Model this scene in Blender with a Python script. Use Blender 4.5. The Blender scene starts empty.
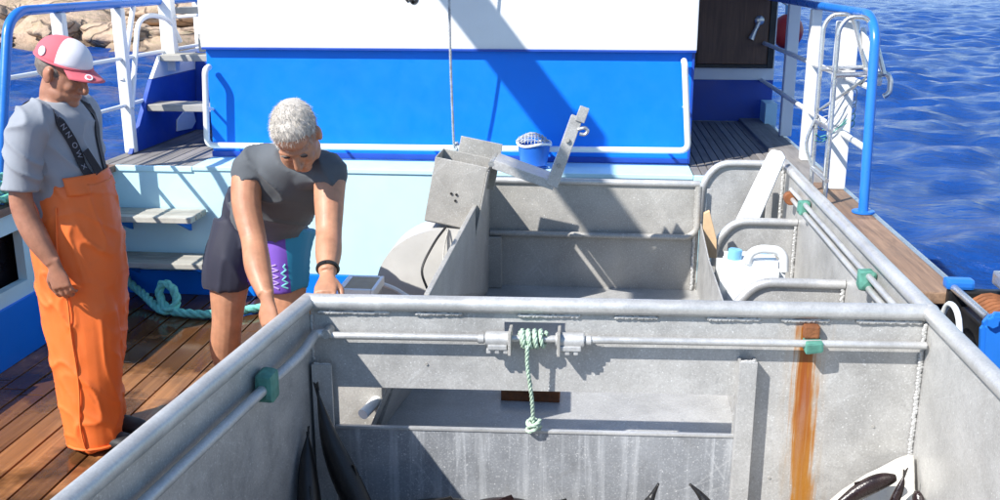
import bpy, bmesh, math, random
import numpy as np
from mathutils import Vector as V, Matrix, noise, Quaternion
from mathutils.bvhtree import BVHTree
random.seed(7)
R = math.radians
S = bpy.context.scene
COL = S.collection

# ------------------------------------------------------------------ camera, sky, sun, exposure
cam = bpy.data.cameras.new('camera'); co = bpy.data.objects.new('camera', cam); COL.objects.link(co)
co.location = (0, 0, 1.96)
co.rotation_euler = (R(90 - 15.4), 0, R(5.5))
cam.sensor_width = 36; cam.lens = 36.0; cam.clip_start = .05; cam.clip_end = 8000
S.camera = co
SUN = V((1, 1, -1.32)).normalized()          # direction the light travels
w = bpy.data.worlds.new('World'); S.world = w; w.use_nodes = True
nt = w.node_tree
sky = nt.nodes.new('ShaderNodeTexSky'); sky.sky_type = 'NISHITA'; sky.sun_disc = False
sky.sun_elevation = math.asin(-SUN.z); sky.sun_rotation = math.atan2(-SUN.x, -SUN.y)
sky.air_density = 1.0; sky.dust_density = .1; sky.ozone_density = 3
bg = nt.nodes['Background']; bg.inputs['Strength'].default_value = .12
nt.links.new(sky.outputs[0], bg.inputs['Color'])
sl = bpy.data.lights.new('sun', 'SUN'); sl.energy = 4.8; sl.angle = R(.53); sl.color = (1, .96, .9)
so = bpy.data.objects.new('sun', sl); COL.objects.link(so)
so.rotation_euler = SUN.to_track_quat('-Z', 'Y').to_euler(); so.location = (-8, -8, 12)
S.view_settings.view_transform = 'Standard'; S.view_settings.look = 'None'
S.view_settings.gamma = 1; S.view_settings.use_curve_mapping = False
S.view_settings.exposure = .72
S.cycles.use_denoising = True
S.cycles.max_bounces = 6; S.cycles.caustics_reflective = False; S.cycles.caustics_refractive = False

# ------------------------------------------------------------------ materials
class NT:
    def __init__(s, name):
        m = bpy.data.materials.new(name); m.use_nodes = True
        s.m = m; s.t = m.node_tree; s.p = s.t.nodes['Principled BSDF']
        s.tc = s.t.nodes.new('ShaderNodeTexCoord')
    def n(s, typ, **kw):
        o = s.t.nodes.new(typ)
        for k, v in kw.items():
            if k.startswith('i_'):
                o.inputs[k[2:]].default_value = v
            else: setattr(o, k, v)
        return o
    def l(s, a, b): s.t.links.new(a, b)
    def noise(s, scale, detail=4, rough=.55, vec=None, map_scale=None, dist=0, rot=None):
        n = s.n('ShaderNodeTexNoise'); n.inputs['Scale'].default_value = scale
        n.inputs['Detail'].default_value = detail; n.inputs['Roughness'].default_value = rough
        n.inputs['Distortion'].default_value = dist
        src = vec or s.tc.outputs['Object']
        if map_scale:
            if rot:
                m0 = s.n('ShaderNodeMapping'); m0.inputs['Rotation'].default_value = rot; s.l(src, m0.inputs['Vector']); src = m0.outputs[0]
            mp = s.n('ShaderNodeMapping'); mp.inputs['Scale'].default_value = map_scale
            s.l(src, mp.inputs['Vector']); src = mp.outputs[0]
        s.l(src, n.inputs['Vector']); return n.outputs['Fac']
    def ramp(s, fac, stops):
        r = s.n('ShaderNodeValToRGB'); el = r.color_ramp.elements
        while len(el) < len(stops): el.new(.5)
        for e, (p, c) in zip(el, stops):
            e.position = p; e.color = (*c, 1) if not isinstance(c, (int, float)) else (c, c, c, 1)
        s.l(fac, r.inputs[0]); return r.outputs[0]
    def mix(s, fac, a, b, mode='MIX'):
        m = s.n('ShaderNodeMix', data_type='RGBA', blend_type=mode)
        for sock, v in ((m.inputs[0], fac), (m.inputs[6], a), (m.inputs[7], b)):
            if isinstance(v, (int, float)): sock.default_value = v
            elif isinstance(v, tuple): sock.default_value = (*v, 1)
            else: s.l(v, sock)
        return m.outputs[2]
    def math(s, op, a, b=0., c=None, clamp=False):
        m = s.n('ShaderNodeMath', operation=op); m.use_clamp = clamp
        for i, v in enumerate((a, b, c)):
            if v is None: continue
            if isinstance(v, (int, float)): m.inputs[i].default_value = v
            else: s.l(v, m.inputs[i])
        return m.outputs[0]
    def bump(s, h, strength=.3, dist=.01):
        b = s.n('ShaderNodeBump'); b.inputs['Strength'].default_value = strength; b.inputs['Distance'].default_value = dist
        s.l(h, b.inputs['Height']); s.l(b.outputs[0], s.p.inputs['Normal'])
    def set(s, **kw):
        for k, v in kw.items():
            k = {'col': 'Base Color', 'rough': 'Roughness', 'metal': 'Metallic', 'spec': 'Specular IOR Level', 'coat': 'Coat Weight', 'sss': 'Subsurface Weight', 'trans': 'Transmission Weight', 'ior': 'IOR', 'sheen': 'Sheen Weight'}[k]
            if isinstance(v, (int, float)): s.p.inputs[k].default_value = v
            elif isinstance(v, tuple): s.p.inputs[k].default_value = (*v, 1)
            else: s.l(v, s.p.inputs[k])
        return s

def sc(c, k): return tuple(min(1, x * k) for x in c)
def paint(name, c, rough=.4, var=.12, dirt=.25, dirtc=(.25, .2, .14), bscale=40, bstr=.08, scale=3, spec=.5):
    t = NT(name)
    a = t.ramp(t.noise(scale, 5), [(.3, sc(c, 1 - var)), (.7, sc(c, 1 + var))])
    d = t.ramp(t.noise(scale * 2.3, 8, .7), [(.58, 0), (.8, dirt)])
    ru = t.ramp(t.noise(1, 6, .65, map_scale=(16, 16, .7)), [(.6, 0), (.82, dirt * 1.2)])
    t.set(col=t.mix(ru, t.mix(d, a, dirtc), dirtc), rough=t.ramp(t.noise(scale * 4, 4), [(.3, rough * .8), (.7, min(1, rough * 1.3))]), spec=spec)
    t.bump(t.math('ADD', t.math('MULTIPLY', t.noise(2.2, 2), 3.), t.noise(bscale, 4)), bstr, .006)
    return t.m
def alu(name, base=.5, rough=.46, metal=.55, specks=.5, streak=0., tint=(1, 1, .985), rust=False):
    t = NT(name)
    lo, hi = [tuple(base * k * q for q in tint) for k in (.76, 1.16)]
    a = t.ramp(t.noise(4, 8, .65), [(.3, lo), (.7, hi)])
    g = t.ramp(t.noise(130, 3, .7), [(.3, .82), (.7, 1.1)])           # grain of worn metal
    a = t.mix(.75, a, g, 'MULTIPLY')
    if streak:
        st = t.ramp(t.noise(1, 7, .6, map_scale=(30, 30, 1.3), dist=.35), [(.5, 0), (.72, 1)])
        a = t.mix(t.math('MULTIPLY', st, streak), a, (.72, .74, .76))
    vo = t.n('ShaderNodeTexVoronoi'); vo.inputs['Scale'].default_value = 55
    t.l(t.tc.outputs['Object'], vo.inputs['Vector'])
    sp = t.ramp(vo.outputs['Distance'], [(.10, 1), (.17, 0)])
    msk = t.ramp(t.noise(21, 3), [(.5, 0), (.62, 1)])
    a = t.mix(t.math('MULTIPLY', t.math('MULTIPLY', sp, msk), specks), a, (.85, .86, .85))
    # dull scuffs and dark grime
    if specks:
        for ms, ro in (((3, 3, 130), (.5, .35, .2)), ((110, 3, 4), (.2, .5, .6)), ((90, 5, 3), (.4, -.9, .3))):
            sn = t.math('MULTIPLY', t.ramp(t.noise(1, 3, .5, map_scale=ms, dist=.8, rot=ro), [(.60, 0), (.72, .3)]), t.ramp(t.noise(3.3, 3, vec=None), [(.45, 0), (.65, 1)]))
            a = t.mix(sn, a, (.72, .73, .73))
        fs = t.ramp(t.noise(170, 2, .6), [(.58, 0), (.69, .5 * specks)])
        a = t.mix(fs, a, (.86, .87, .87))
        fd_ = t.ramp(t.noise(110, 3, .6), [(.30, .35 * specks), (.42, 0)])
        a = t.mix(fd_, a, (.24, .24, .25))
    dr = t.ramp(t.noise(1, 6, .6, map_scale=(9, 9, .9), dist=.3), [(.52, 0), (.75, .22)])
    a = t.mix(dr, a, (.30, .30, .29))
    gr = t.ramp(t.noise(7, 9, .75, dist=.6), [(.56, 0), (.82, .45)])
    a = t.mix(gr, a, (.2, .19, .17))
    metalv = metal; roughv = t.ramp(t.noise(16, 5), [(.3, rough * .8), (.7, rough * 1.3)])
    if rust:
        sx = t.n('ShaderNodeSeparateXYZ'); t.l(t.tc.outputs['Object'], sx.inputs[0])
        wob = t.math('MULTIPLY', t.math('SUBTRACT', t.noise(7, 5), .5), .045)
        cx = t.math('ADD', t.math('MULTIPLY', t.math('SUBTRACT', .8, sx.outputs['Z']), .036), .708)
        dx = t.math('ABSOLUTE', t.math('ADD', t.math('SUBTRACT', sx.outputs['X'], cx), wob))
        drip = t.math('MULTIPLY', t.math('SUBTRACT', t.noise(1, 6, .65, map_scale=(80, 1, 3.0)), .5), .085)
        dx = t.math('ADD', dx, drip)
        m1 = t.ramp(dx, [(.024, 1), (.046, 0)])
        m2 = t.ramp(sx.outputs['Z'], [(.845, 1), (.87, 0)])
        st2 = t.ramp(t.noise(1, 6, map_scale=(60, 1, 3)), [(.25, .8), (.5, 1)])
        halo = t.math('MULTIPLY', t.math('MULTIPLY', t.ramp(dx, [(.03, .55), (.10, 0)]), m2), t.ramp(t.noise(1, 7, .7, map_scale=(45, 1, 5)), [(.4, 0), (.7, 1)]))
        a = t.mix(halo, a, (.42, .27, .12))
        mk = t.math('MULTIPLY', t.math('MULTIPLY', m1, m2), st2, clamp=True)
        core = t.ramp(dx, [(.008, (.27, .055, .006)), (.038, (.42, .19, .035))])
        low = t.ramp(sx.outputs['Z'], [(.3, .75), (.6, .15)])
        core = t.mix(low, core, (.40, .18, .025))
        # ochre seepage around the rivets and the seam
        a = t.mix(mk, a, core)
        metalv = t.math('MULTIPLY', t.math('SUBTRACT', 1., mk), metal)
    t.set(col=a, rough=roughv, metal=metalv)
    t.bump(t.math('ADD', t.math('MULTIPLY', t.noise(5, 3), 6.), t.noise(90, 6, .7)), .3, .003)
    return t.m

MAT = {}
MAT['alu'] = alu('worn_aluminium', .52, metal=.32, rough=.42, specks=.85, tint=(1, .99, .96))
MAT['alu_rust'] = alu('worn_aluminium_rust', .53, metal=.32, rough=.42, specks=.85, tint=(1, .99, .96), rust=True)
MAT['alu_dull'] = alu('dull_aluminium', .42, rough=.55, metal=.25, specks=.7, tint=(1, .965, .89))
MAT['gate'] = alu('streaked_gate', .36, rough=.45, metal=.3, specks=.9, streak=.75, tint=(.94, .98, 1.04))
MAT['pipe'] = alu('pipe_aluminium', .56, rough=.36, metal=.4, specks=0)
MAT['weld'] = alu('weld_metal', .54, rough=.5, metal=.35, specks=.2)
MAT['steel'] = alu('stainless_tube', .62, rough=.28, metal=.8, specks=0)
MAT['blue'] = paint('blue_paint', (.003, .19, .80), .42, .05, .08, (.02, .12, .5), spec=.3)
MAT['blue_dark_and_shaded'] = paint('dark_blue_and_shaded_paint', (.01, .06, .36), .4, .15, .2, (.05, .06, .12))  # dark blue paint; also carries shade painted on stairs and door recess
MAT['pale_blue'] = paint('pale_blue_paint', (.53, .79, .87), .45, .04, .12, (.3, .32, .3))
MAT['white'] = paint('white_paint', (.78, .78, .76), .4, .04, .12, (.5, .42, .3))
MAT['rail_blue'] = paint('rail_blue_paint', (.02, .17, .6), .3, .1, .1)
MAT['black'] = paint('black_rubber', (.012, .012, .013), .45, .2, .1)
MAT['black_paint'] = paint('black_lettering', (.02, .02, .02), .5, .1, 0)
MAT['green_pad'] = paint('green_rubber', (.09, .27, .21), .6, .25, .4, (.05, .09, .07), scale=30)
MAT['rope_green'] = paint('turquoise_rope', (.20, .60, .50), .75, .25, .25, (.2, .3, .25), scale=40, bscale=200, bstr=.5)
MAT['rope_pale'] = paint('pale_green_rope', (.42, .55, .43), .8, .2, .3, (.2, .25, .2), scale=40, bscale=220, bstr=.5)
MAT['rope_grey'] = paint('grey_rope', (.42, .43, .44), .8, .3, .3, scale=40, bscale=220, bstr=.5)
MAT['twine'] = paint('green_twine', (.1, .33, .28), .8, .2, .2)
MAT['plastic_white'] = paint('white_plastic', (.82, .84, .84), .35, .03, .05)
MAT['plastic_blue'] = paint('blue_plastic', (.22, .52, .76), .4, .08, .05)
MAT['bucket'] = paint('bucket_blue', (.015, .13, .55), .4, .08, .1)
MAT['rust'] = paint('rusty_iron', (.22, .08, .03), .8, .4, .6, (.05, .03, .02), scale=18, bscale=90, bstr=.5)
MAT['red'] = paint('red_buoy', (.42, .02, .02), .4, .1, .15)
MAT['tan'] = paint('plywood_board', (.42, .34, .23), .7, .12, .3, scale=9)
MAT['ply_pale'] = paint('pale_wood', (.62, .43, .25), .7, .15, .3, (.3, .2, .1), scale=12)
MAT['cover'] = paint('grey_coated_metal', (.46, .45, .425), .6, .08, .45, (.38, .34, .28), scale=7)
MAT['fish'] = paint('dark_fish_skin', (.010, .009, .009), .38, .4, .2, (.03, .024, .02), scale=22, bscale=160, bstr=.2)
MAT['fish_brown'] = paint('brown_fish_skin', (.018, .009, .009), .25, .4, .3, (.05, .03, .03), scale=20, bscale=160, bstr=.2)
MAT['belly'] = paint('white_fish_belly', (.74, .72, .66), .3, .06, .25, (.55, .35, .28), scale=14)
MAT['recess_shade'] = paint('dark_recess', (.012, .014, .02), .3, .2, .1)

def wood(name, lo, hi, seamdark, rough, wet=None, sx=(14, .9, 14), rnd=.3):
    t = NT(name)
    oi = t.n('ShaderNodeObjectInfo')
    off = t.n('ShaderNodeVectorMath', operation='ADD')
    cmb = t.n('ShaderNodeCombineXYZ'); mul = t.math('MULTIPLY', oi.outputs['Random'], 37.)
    t.l(mul, cmb.inputs[0]); t.l(mul, cmb.inputs[1])
    t.l(t.tc.outputs['Object'], off.inputs[0]); t.l(cmb.outputs[0], off.inputs[1])
    gr = t.noise(1, 8, .65, vec=off.outputs[0], map_scale=(sx[0] * 3, sx[1] * 3, sx[2] * 3), dist=.8)
    a = t.ramp(gr, [(.28, lo), (.72, hi)])
    k = t.math('ADD', t.math('MULTIPLY', oi.outputs['Random'], rnd * 2), 1 - rnd)
    kk = t.n('ShaderNodeCombineColor'); [t.l(k, kk.inputs[i]) for i in range(3)]
    a = t.mix(1., a, kk.outputs[0], 'MULTIPLY')
    g = t.ramp(t.noise(3.2, 7, .7, vec=t.n('ShaderNodeNewGeometry').outputs['Position']), [(.5, 0), (.75, .55)])
    a = t.mix(g, a, seamdark)
    r = rough
    if wet:
        geo = t.n('ShaderNodeNewGeometry')
        wn = t.noise(1.5, 5, .6, vec=geo.outputs['Position'])
        s2 = t.n('ShaderNodeSeparateXYZ'); t.l(geo.outputs['Position'], s2.inputs[0])
        # puddled strip along the foot of the bulkhead and splashes elsewhere
        py = t.math('MULTIPLY', t.math('SUBTRACT', s2.outputs['Y'], 4.5), .28)
        wv = t.math('ADD', wn, t.math('MAXIMUM', py, -.03))
        wm = t.ramp(wv, [(.47, 0), (.55, 1)])
        a = t.mix(t.math('MULTIPLY', wm, .72), a, sc(wet, 1))
        r = t.mix(wm, (rough,) * 3, (.09,) * 3)
        b = t.n('ShaderNodeBump'); b.inputs['Strength'].default_value = .35; b.inputs['Distance'].default_value = .003
        t.l(gr, b.inputs['Height']); t.l(t.math('SUBTRACT', .35, t.math('MULTIPLY', wm, .3)), b.inputs['Strength'])
        t.l(b.outputs[0], t.p.inputs['Normal'])
    else: t.bump(gr, .35, .003)
    t.set(col=a, rough=r)
    return t.m
MAT['deck'] = wood('wet_deck_wood', (.155, .06, .02), (.37, .17, .062), (.05, .027, .015), .28, wet=(.035, .016, .008), rnd=.42)
MAT['deck_grey'] = wood('weathered_deck_wood', (.16, .15, .145), (.30, .28, .26), (.07, .065, .06), .7, rnd=.2)
MAT['gunwale'] = wood('gunwale_wood', (.12, .075, .05), (.33, .21, .135), (.10, .085, .075), .65)
MAT['caulk'] = paint('caulk', (.012, .011, .01), .6, .2, 0)
MAT['door'] = wood('brown_door_wood', (.10, .045, .025), (.20, .10, .055), (.06, .03, .02), .5, sx=(12, 12, .8), rnd=.1)
MAT['tread'] = wood('step_wood', (.30, .29, .26), (.48, .46, .40), (.14, .13, .11), .7, sx=(.9, 14, 14), rnd=.15)

# ------------------------------------------------------------------ geometry helpers
def mesh_of(bm, smooth=False):
    me = bpy.data.meshes.new('m'); bmesh.ops.recalc_face_normals(bm, faces=bm.faces)
    bm.to_mesh(me); bm.free()
    if smooth: me.polygons.foreach_set('use_smooth', [True] * len(me.polygons))
    return me
def link(name, me, mat, parent=None):
    o = bpy.data.objects.new(name, me); me.name = name; COL.objects.link(o)
    if mat and not me.materials: me.materials.append(MAT[mat] if isinstance(mat, str) else mat)
    if parent is not None:
        o.parent = parent
        if parent.type == 'EMPTY': o.matrix_parent_inverse = Matrix.Translation(parent.location).inverted()
        elif parent.get('_loc'): o.matrix_parent_inverse = Matrix.Translation(parent.location).inverted()
    return o
def tag(o, label, cat, group=None, kind=None):
    if label: o['label'] = label
    if cat: o['category'] = cat
    if group: o['group'] = group
    if kind: o['kind'] = kind
    return o
def thing(name, label, cat, loc=(0, 0, 0), group=None):
    o = bpy.data.objects.new(name, None); COL.objects.link(o); o.location = loc; o.empty_display_size = .1
    return tag(o, label, cat, group)
def add_box(bm, a, b, bev=0., f=None):
    vs = [bm.verts.new((x, y, z)) for x in (a[0], b[0]) for y in (a[1], b[1]) for z in (a[2], b[2])]
    idx = [(0, 1, 3, 2), (4, 6, 7, 5), (0, 4, 5, 1), (2, 3, 7, 6), (0, 2, 6, 4), (1, 5, 7, 3)]
    fs = [bm.faces.new([vs[i] for i in q]) for q in idx]
    if bev:
        es = {e for fc in fs for e in fc.edges}
        r = bmesh.ops.bevel(bm, geom=list(es), offset=bev, segments=2, profile=.6, affect='EDGES')
        vs = list({v for fc in r['faces'] for v in fc.verts} | {v for v in vs if v.is_valid})
    if f:
        for v in vs:
            if v.is_valid: v.co = f(v.co)
    return vs
def box(name, a, b, mat, parent=None, bev=.004, f=None):
    bm = bmesh.new(); add_box(bm, [min(p) for p in zip(a, b)], [max(p) for p in zip(a, b)], bev, f)
    return link(name, mesh_of(bm), mat, parent)
def add_plate(bm, pts, th, nrm):
    """closed polygon pts extruded by th along nrm"""
    n = V(nrm); a = [bm.verts.new(V(p)) for p in pts]; b = [bm.verts.new(V(p) + n * th) for p in pts]
    bm.faces.new(a); bm.faces.new(b[::-1])
    for i in range(len(a)): bm.faces.new((a[i], b[i], b[(i + 1) % len(a)], a[(i + 1) % len(a)]))
def plate(name, pts, th, nrm, mat, parent=None, bev=.002):
    bm = bmesh.new(); add_plate(bm, pts, th, nrm)
    if bev: bmesh.ops.bevel(bm, geom=bm.edges[:], offset=bev, segments=1, affect='EDGES')
    return link(name, mesh_of(bm), mat, parent)
def fillet(pts, r, n=5):
    pts = [V(p) for p in pts]; out = [pts[0]]
    for i in range(1, len(pts) - 1):
        a, b, c = pts[i - 1], pts[i], pts[i + 1]
        k = min(r, (a - b).length * .49, (c - b).length * .49)
        p, q = b + (a - b).normalized() * k, b + (c - b).normalized() * k
        for j in range(n + 1):
            t = j / n; out.append(p * (1 - t) ** 2 + b * 2 * t * (1 - t) + q * t * t)
    out.append(pts[-1]); return out
def spline(pts, k=6):
    pts = [V(p) for p in pts]; out = []
    P = [pts[0] * 2 - pts[1]] + pts + [pts[-1] * 2 - pts[-2]]
    for i in range(1, len(P) - 2):
        a, b, c, d = P[i - 1:i + 3]
        for j in range(k):
            t = j / k
            out.append(.5 * ((2 * b) + (c - a) * t + (2 * a - 5 * b + 4 * c - d) * t * t + (3 * b - a - 3 * c + d) * t ** 3))
    out.append(pts[-1]); return out
def frames(pts):
    n = len(pts); T = []
    for i in range(n):
        T.append((pts[min(i + 1, n - 1)] - pts[max(i - 1, 0)]).normalized())
    up = V((0, 0, 1)) if abs(T[0].z) < .9 else V((1, 0, 0))
    a = (up - T[0] * up.dot(T[0])).normalized(); F = []
    for t in T:
        a = (a - t * a.dot(t)).normalized(); F.append((t, a, t.cross(a)))
    return F
def add_tube(bm, pts, r, seg=10, caps=True):
    pts = [V(p) for p in pts]; F = frames(pts); rings = []
    for i, p in enumerate(pts):
        rr = r[i] if isinstance(r, (list, tuple)) else r
        rings.append([bm.verts.new(p + (F[i][1] * math.cos(2 * math.pi * k / seg) + F[i][2] * math.sin(2 * math.pi * k / seg)) * rr) for k in range(seg)])
    for A, B in zip(rings, rings[1:]):
        for k in range(seg): bm.faces.new((A[k], A[(k + 1) % seg], B[(k + 1) % seg], B[k]))
    if caps: bm.faces.new(rings[0][::-1]); bm.faces.new(rings[-1])
def shade(o, ang=40):
    me = o.data; me.polygons.foreach_set('use_smooth', [True] * len(me.polygons))
    me.set_sharp_from_angle(angle=R(ang)); return o
def tube(name, pts, r, mat, parent=None, seg=12, fil=0, sp=0):
    if fil: pts = fillet(pts, fil)
    if sp: pts = spline(pts, sp)
    bm = bmesh.new(); add_tube(bm, pts, r, seg)
    return shade(link(name, mesh_of(bm), mat, parent))
def add_rope(bm, pts, r, pitch=None, seg=6):
    """three laid strands round a path"""
    pitch = pitch or r * 7
    P = [V(p) for p in pts]; L = [0]
    for a, b in zip(P, P[1:]): L.append(L[-1] + (b - a).length)
    step = pitch / 8; n = max(4, int(L[-1] / step)); Q = []
    j = 0
    for i in range(n + 1):
        s = L[-1] * i / n
        while j < len(L) - 2 and L[j + 1] < s: j += 1
        t = (s - L[j]) / max(1e-9, L[j + 1] - L[j]); Q.append(P[j].lerp(P[j + 1], t))
    F = frames(Q)
    for k in range(3):
        c = []
        for i, q in enumerate(Q):
            a = 2 * math.pi * (L[-1] * i / n / pitch + k / 3)
            c.append(q + (F[i][1] * math.cos(a) + F[i][2] * math.sin(a)) * r * .52)
        add_tube(bm, c, r * .56, seg)
def rope(name, pts, r, mat, parent=None, sp=8, pitch=None):
    bm = bmesh.new(); add_rope(bm, spline(pts, sp) if sp else pts, r, pitch)
    return link(name, mesh_of(bm, True), mat, parent)
def add_ell(bm, c, r, rot=None, u=18, v=12):
    M = Matrix.Translation(V(c)) @ (rot.to_4x4() if rot else Matrix()) @ Matrix.Diagonal((*r, 1))
    bmesh.ops.create_uvsphere(bm, u_segments=u, v_segments=v, radius=1, matrix=M)
def add_cyl(bm, a, b, r, seg=14, r2=None): add_tube(bm, [a, b], [r, r2 if r2 is not None else r], seg)
def cyl(name, a, b, r, mat, parent=None, seg=16, r2=None, bev=.003):
    bm = bmesh.new(); add_cyl(bm, a, b, r, seg, r2)
    if bev:
        es = [e for e in bm.edges if any(len(f.verts) > 4 for f in e.link_faces)]
        bmesh.ops.bevel(bm, geom=es, offset=bev, segments=2, affect='EDGES')
    return shade(link(name, mesh_of(bm), mat, parent))
def add_loft(bm, secs, n=20, k=4):
    """secs: (centre, ra, rb, adir); smooth elliptical loft with rounded ends"""
    C = spline([s[0] for s in secs], k)
    def ip(vals):
        vv = spline([V((v, 0, 0)) for v in vals], k); return [q.x for q in vv]
    A = ip([s[1] for s in secs]); B = ip([s[2] for s in secs])
    D = spline([V(s[3]) for s in secs], k)
    rings = []
    m = len(C)
    for i in range(m):
        t = (C[min(i + 1, m - 1)] - C[max(i - 1, 0)]).normalized()
        a = (D[i] - t * D[i].dot(t)).normalized(); b = t.cross(a)
        rings.append([bm.verts.new(C[i] + a * A[i] * math.cos(2 * math.pi * j / n) + b * B[i] * math.sin(2 * math.pi * j / n)) for j in range(n)])
    for P, Q in zip(rings, rings[1:]):
        for j in range(n): bm.faces.new((P[j], P[(j + 1) % n], Q[(j + 1) % n], Q[j]))
    bm.faces.new(rings[0][::-1]); bm.faces.new(rings[-1])
def remesh(name, bm, vox, mat, parent=None, smooth=6, wr=None):
    bmesh.ops.recalc_face_normals(bm, faces=bm.faces)
    me = bpy.data.meshes.new('t'); bm.to_mesh(me); bm.free()
    o = bpy.data.objects.new('t', me); COL.objects.link(o)
    m = o.modifiers.new('r', 'REMESH'); m.mode = 'VOXEL'; m.voxel_size = vox; m.adaptivity = 0
    if smooth:
        s = o.modifiers.new('s', 'SMOOTH'); s.iterations = smooth; s.factor = .5
    dg = bpy.context.evaluated_depsgraph_get()
    me2 = bpy.data.meshes.new_from_object(o.evaluated_get(dg))
    bpy.data.objects.remove(o)
    if wr:
        nn = [v.normal.copy() for v in me2.vertices]
        for v, q in zip(me2.vertices, nn): v.co = v.co + q * wr(v.co)
    me2.polygons.foreach_set('use_smooth', [True] * len(me2.polygons))
    me2.materials.clear()
    return link(name, me2, mat, parent)
def holes(name, us, vs, skip, mp, mat, parent=None):
    """sheet with rectangular openings: us x vs cells, skip(i,j) -> open, mp(u,v,side)->point"""
    bm = bmesh.new(); cache = {}
    def g(u, v, s):
        k = (u, v, s)
        if k not in cache: cache[k] = bm.verts.new(mp(us[u], vs[v], s))
        return cache[k]
    U, W = len(us) - 1, len(vs) - 1
    op = lambda i, j: not (0 <= i < U and 0 <= j < W) or skip(i, j)
    for i in range(U):
        for j in range(W):
            if op(i, j): continue
            for s in (0, 1):
                bm.faces.new([g(i, j, s), g(i + 1, j, s), g(i + 1, j + 1, s), g(i, j + 1, s)])
            for (di, dj, a, b) in ((-1, 0, (i, j), (i, j + 1)), (1, 0, (i + 1, j), (i + 1, j + 1)), (0, -1, (i, j), (i + 1, j)), (0, 1, (i, j + 1), (i + 1, j + 1))):
                if op(i + di, j + dj): bm.faces.new([g(*a, 0), g(*b, 0), g(*b, 1), g(*a, 1)])
    return link(name, mesh_of(bm), mat, parent)
def bead(name, a, b, w, mat, parent, n=None, dirn=(0, 0, 1)):
    """bumpy weld bead from a to b"""
    a, b = V(a), V(b); L = (b - a).length; n = n or max(4, int(L / (w * .55))); bm = bmesh.new()
    for i in range(n):
        p = a.lerp(b, (i + .5) / n) + V(dirn) * random.uniform(-.25, .25) * w
        bmesh.ops.create_icosphere(bm, subdivisions=1, radius=1, matrix=Matrix.Translation(p) @ Matrix.Diagonal((w * random.uniform(.7, 1.05), w * .42, w * random.uniform(.75, 1), 1)))
    return link(name, mesh_of(bm, True), mat, parent)

# ------------------------------------------------------------------ sea
def build_sea():
    rg = np.random.RandomState(3)
    nr = 400; a = np.radians(np.concatenate([np.linspace(-15, 80, 560, False), np.linspace(80, 100, 30, False), np.linspace(100, 150, 200, False), np.linspace(150, 345, 110, False)])); na = len(a)
    r = [1.2]
    while r[-1] < 3500:
        q = r[-1]; st = q * .035
        r.append(q + (min(st, .30 + max(0, q - 25) * .004) if q < 150 else q * .06))
    r = np.array(r); nr = len(r)
    Rr, A = np.meshgrid(r, a, indexing='ij')
    X = -1 + Rr * np.cos(A); Y = 4 + Rr * np.sin(A); Z = np.zeros_like(X)
    cell = np.maximum(np.gradient(r)[:, None] * np.ones_like(Rr), Rr * np.gradient(a)[None, :])
    for i in range(110):
        lam = .22 * (13 ** rg.rand()); th = rg.normal(2.0, .9); ph = rg.rand() * 6.283
        amp = .0145 * lam ** .8 * (1.15 if lam < .9 else .62)
        k = 2 * math.pi / lam
        q = k * (X * math.cos(th) + Y * math.sin(th)) + ph + .6 * np.sin(X * .31 + ph) + .5 * np.sin(Y * .23 + 2 * ph)
        s = np.sin(q); fade = np.clip((lam / cell - 2.2) / 3, 0, 1)
        Z += amp * fade * (1 - 2 * np.abs(np.sin(q / 2)) ** 1.2 + .35 * s)
    vs = np.stack([X, Y, Z - .9], -1).reshape(-1, 3)
    i = np.arange(nr - 1)[:, None] * na; j = np.arange(na)[None, :]; j2 = (j + 1) % na
    f = np.stack([i + j, i + na + j, i + na + j2, i + j2], -1).reshape(-1, 4)
    me = bpy.data.meshes.new('sea'); me.from_pydata(vs.tolist(), [], f.tolist())
    me.polygons.foreach_set('use_smooth', [True] * len(me.polygons))
    t = NT('sea_water')
    geo = t.tc.outputs['Object']
    n1 = t.noise(1, 6, .62, map_scale=(1.1, 1.7, 1), dist=.5)
    n2 = t.noise(1, 6, .65, map_scale=(4, 6.5, 1), dist=.6)
    n3 = t.noise(1, 4, .6, map_scale=(.22, .3, 1))
    h = t.math('ADD', t.math('MULTIPLY', n1, .22), t.math('ADD', t.math('MULTIPLY', n2, .08), t.math('MULTIPLY', n3, .22)))
    t.set(col=t.ramp(t.noise(.5, 4), [(.3, (.003, .040, .20)), (.7, (.006, .060, .28))]), rough=.17, ior=1.33, spec=.25)
    t.bump(h, 1.0, .9)
    MAT['sea'] = t.m
    o = link('sea', me, 'sea'); tag(o, 'deep blue rippled sea around the boat', None, kind='structure')
build_sea()

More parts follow.
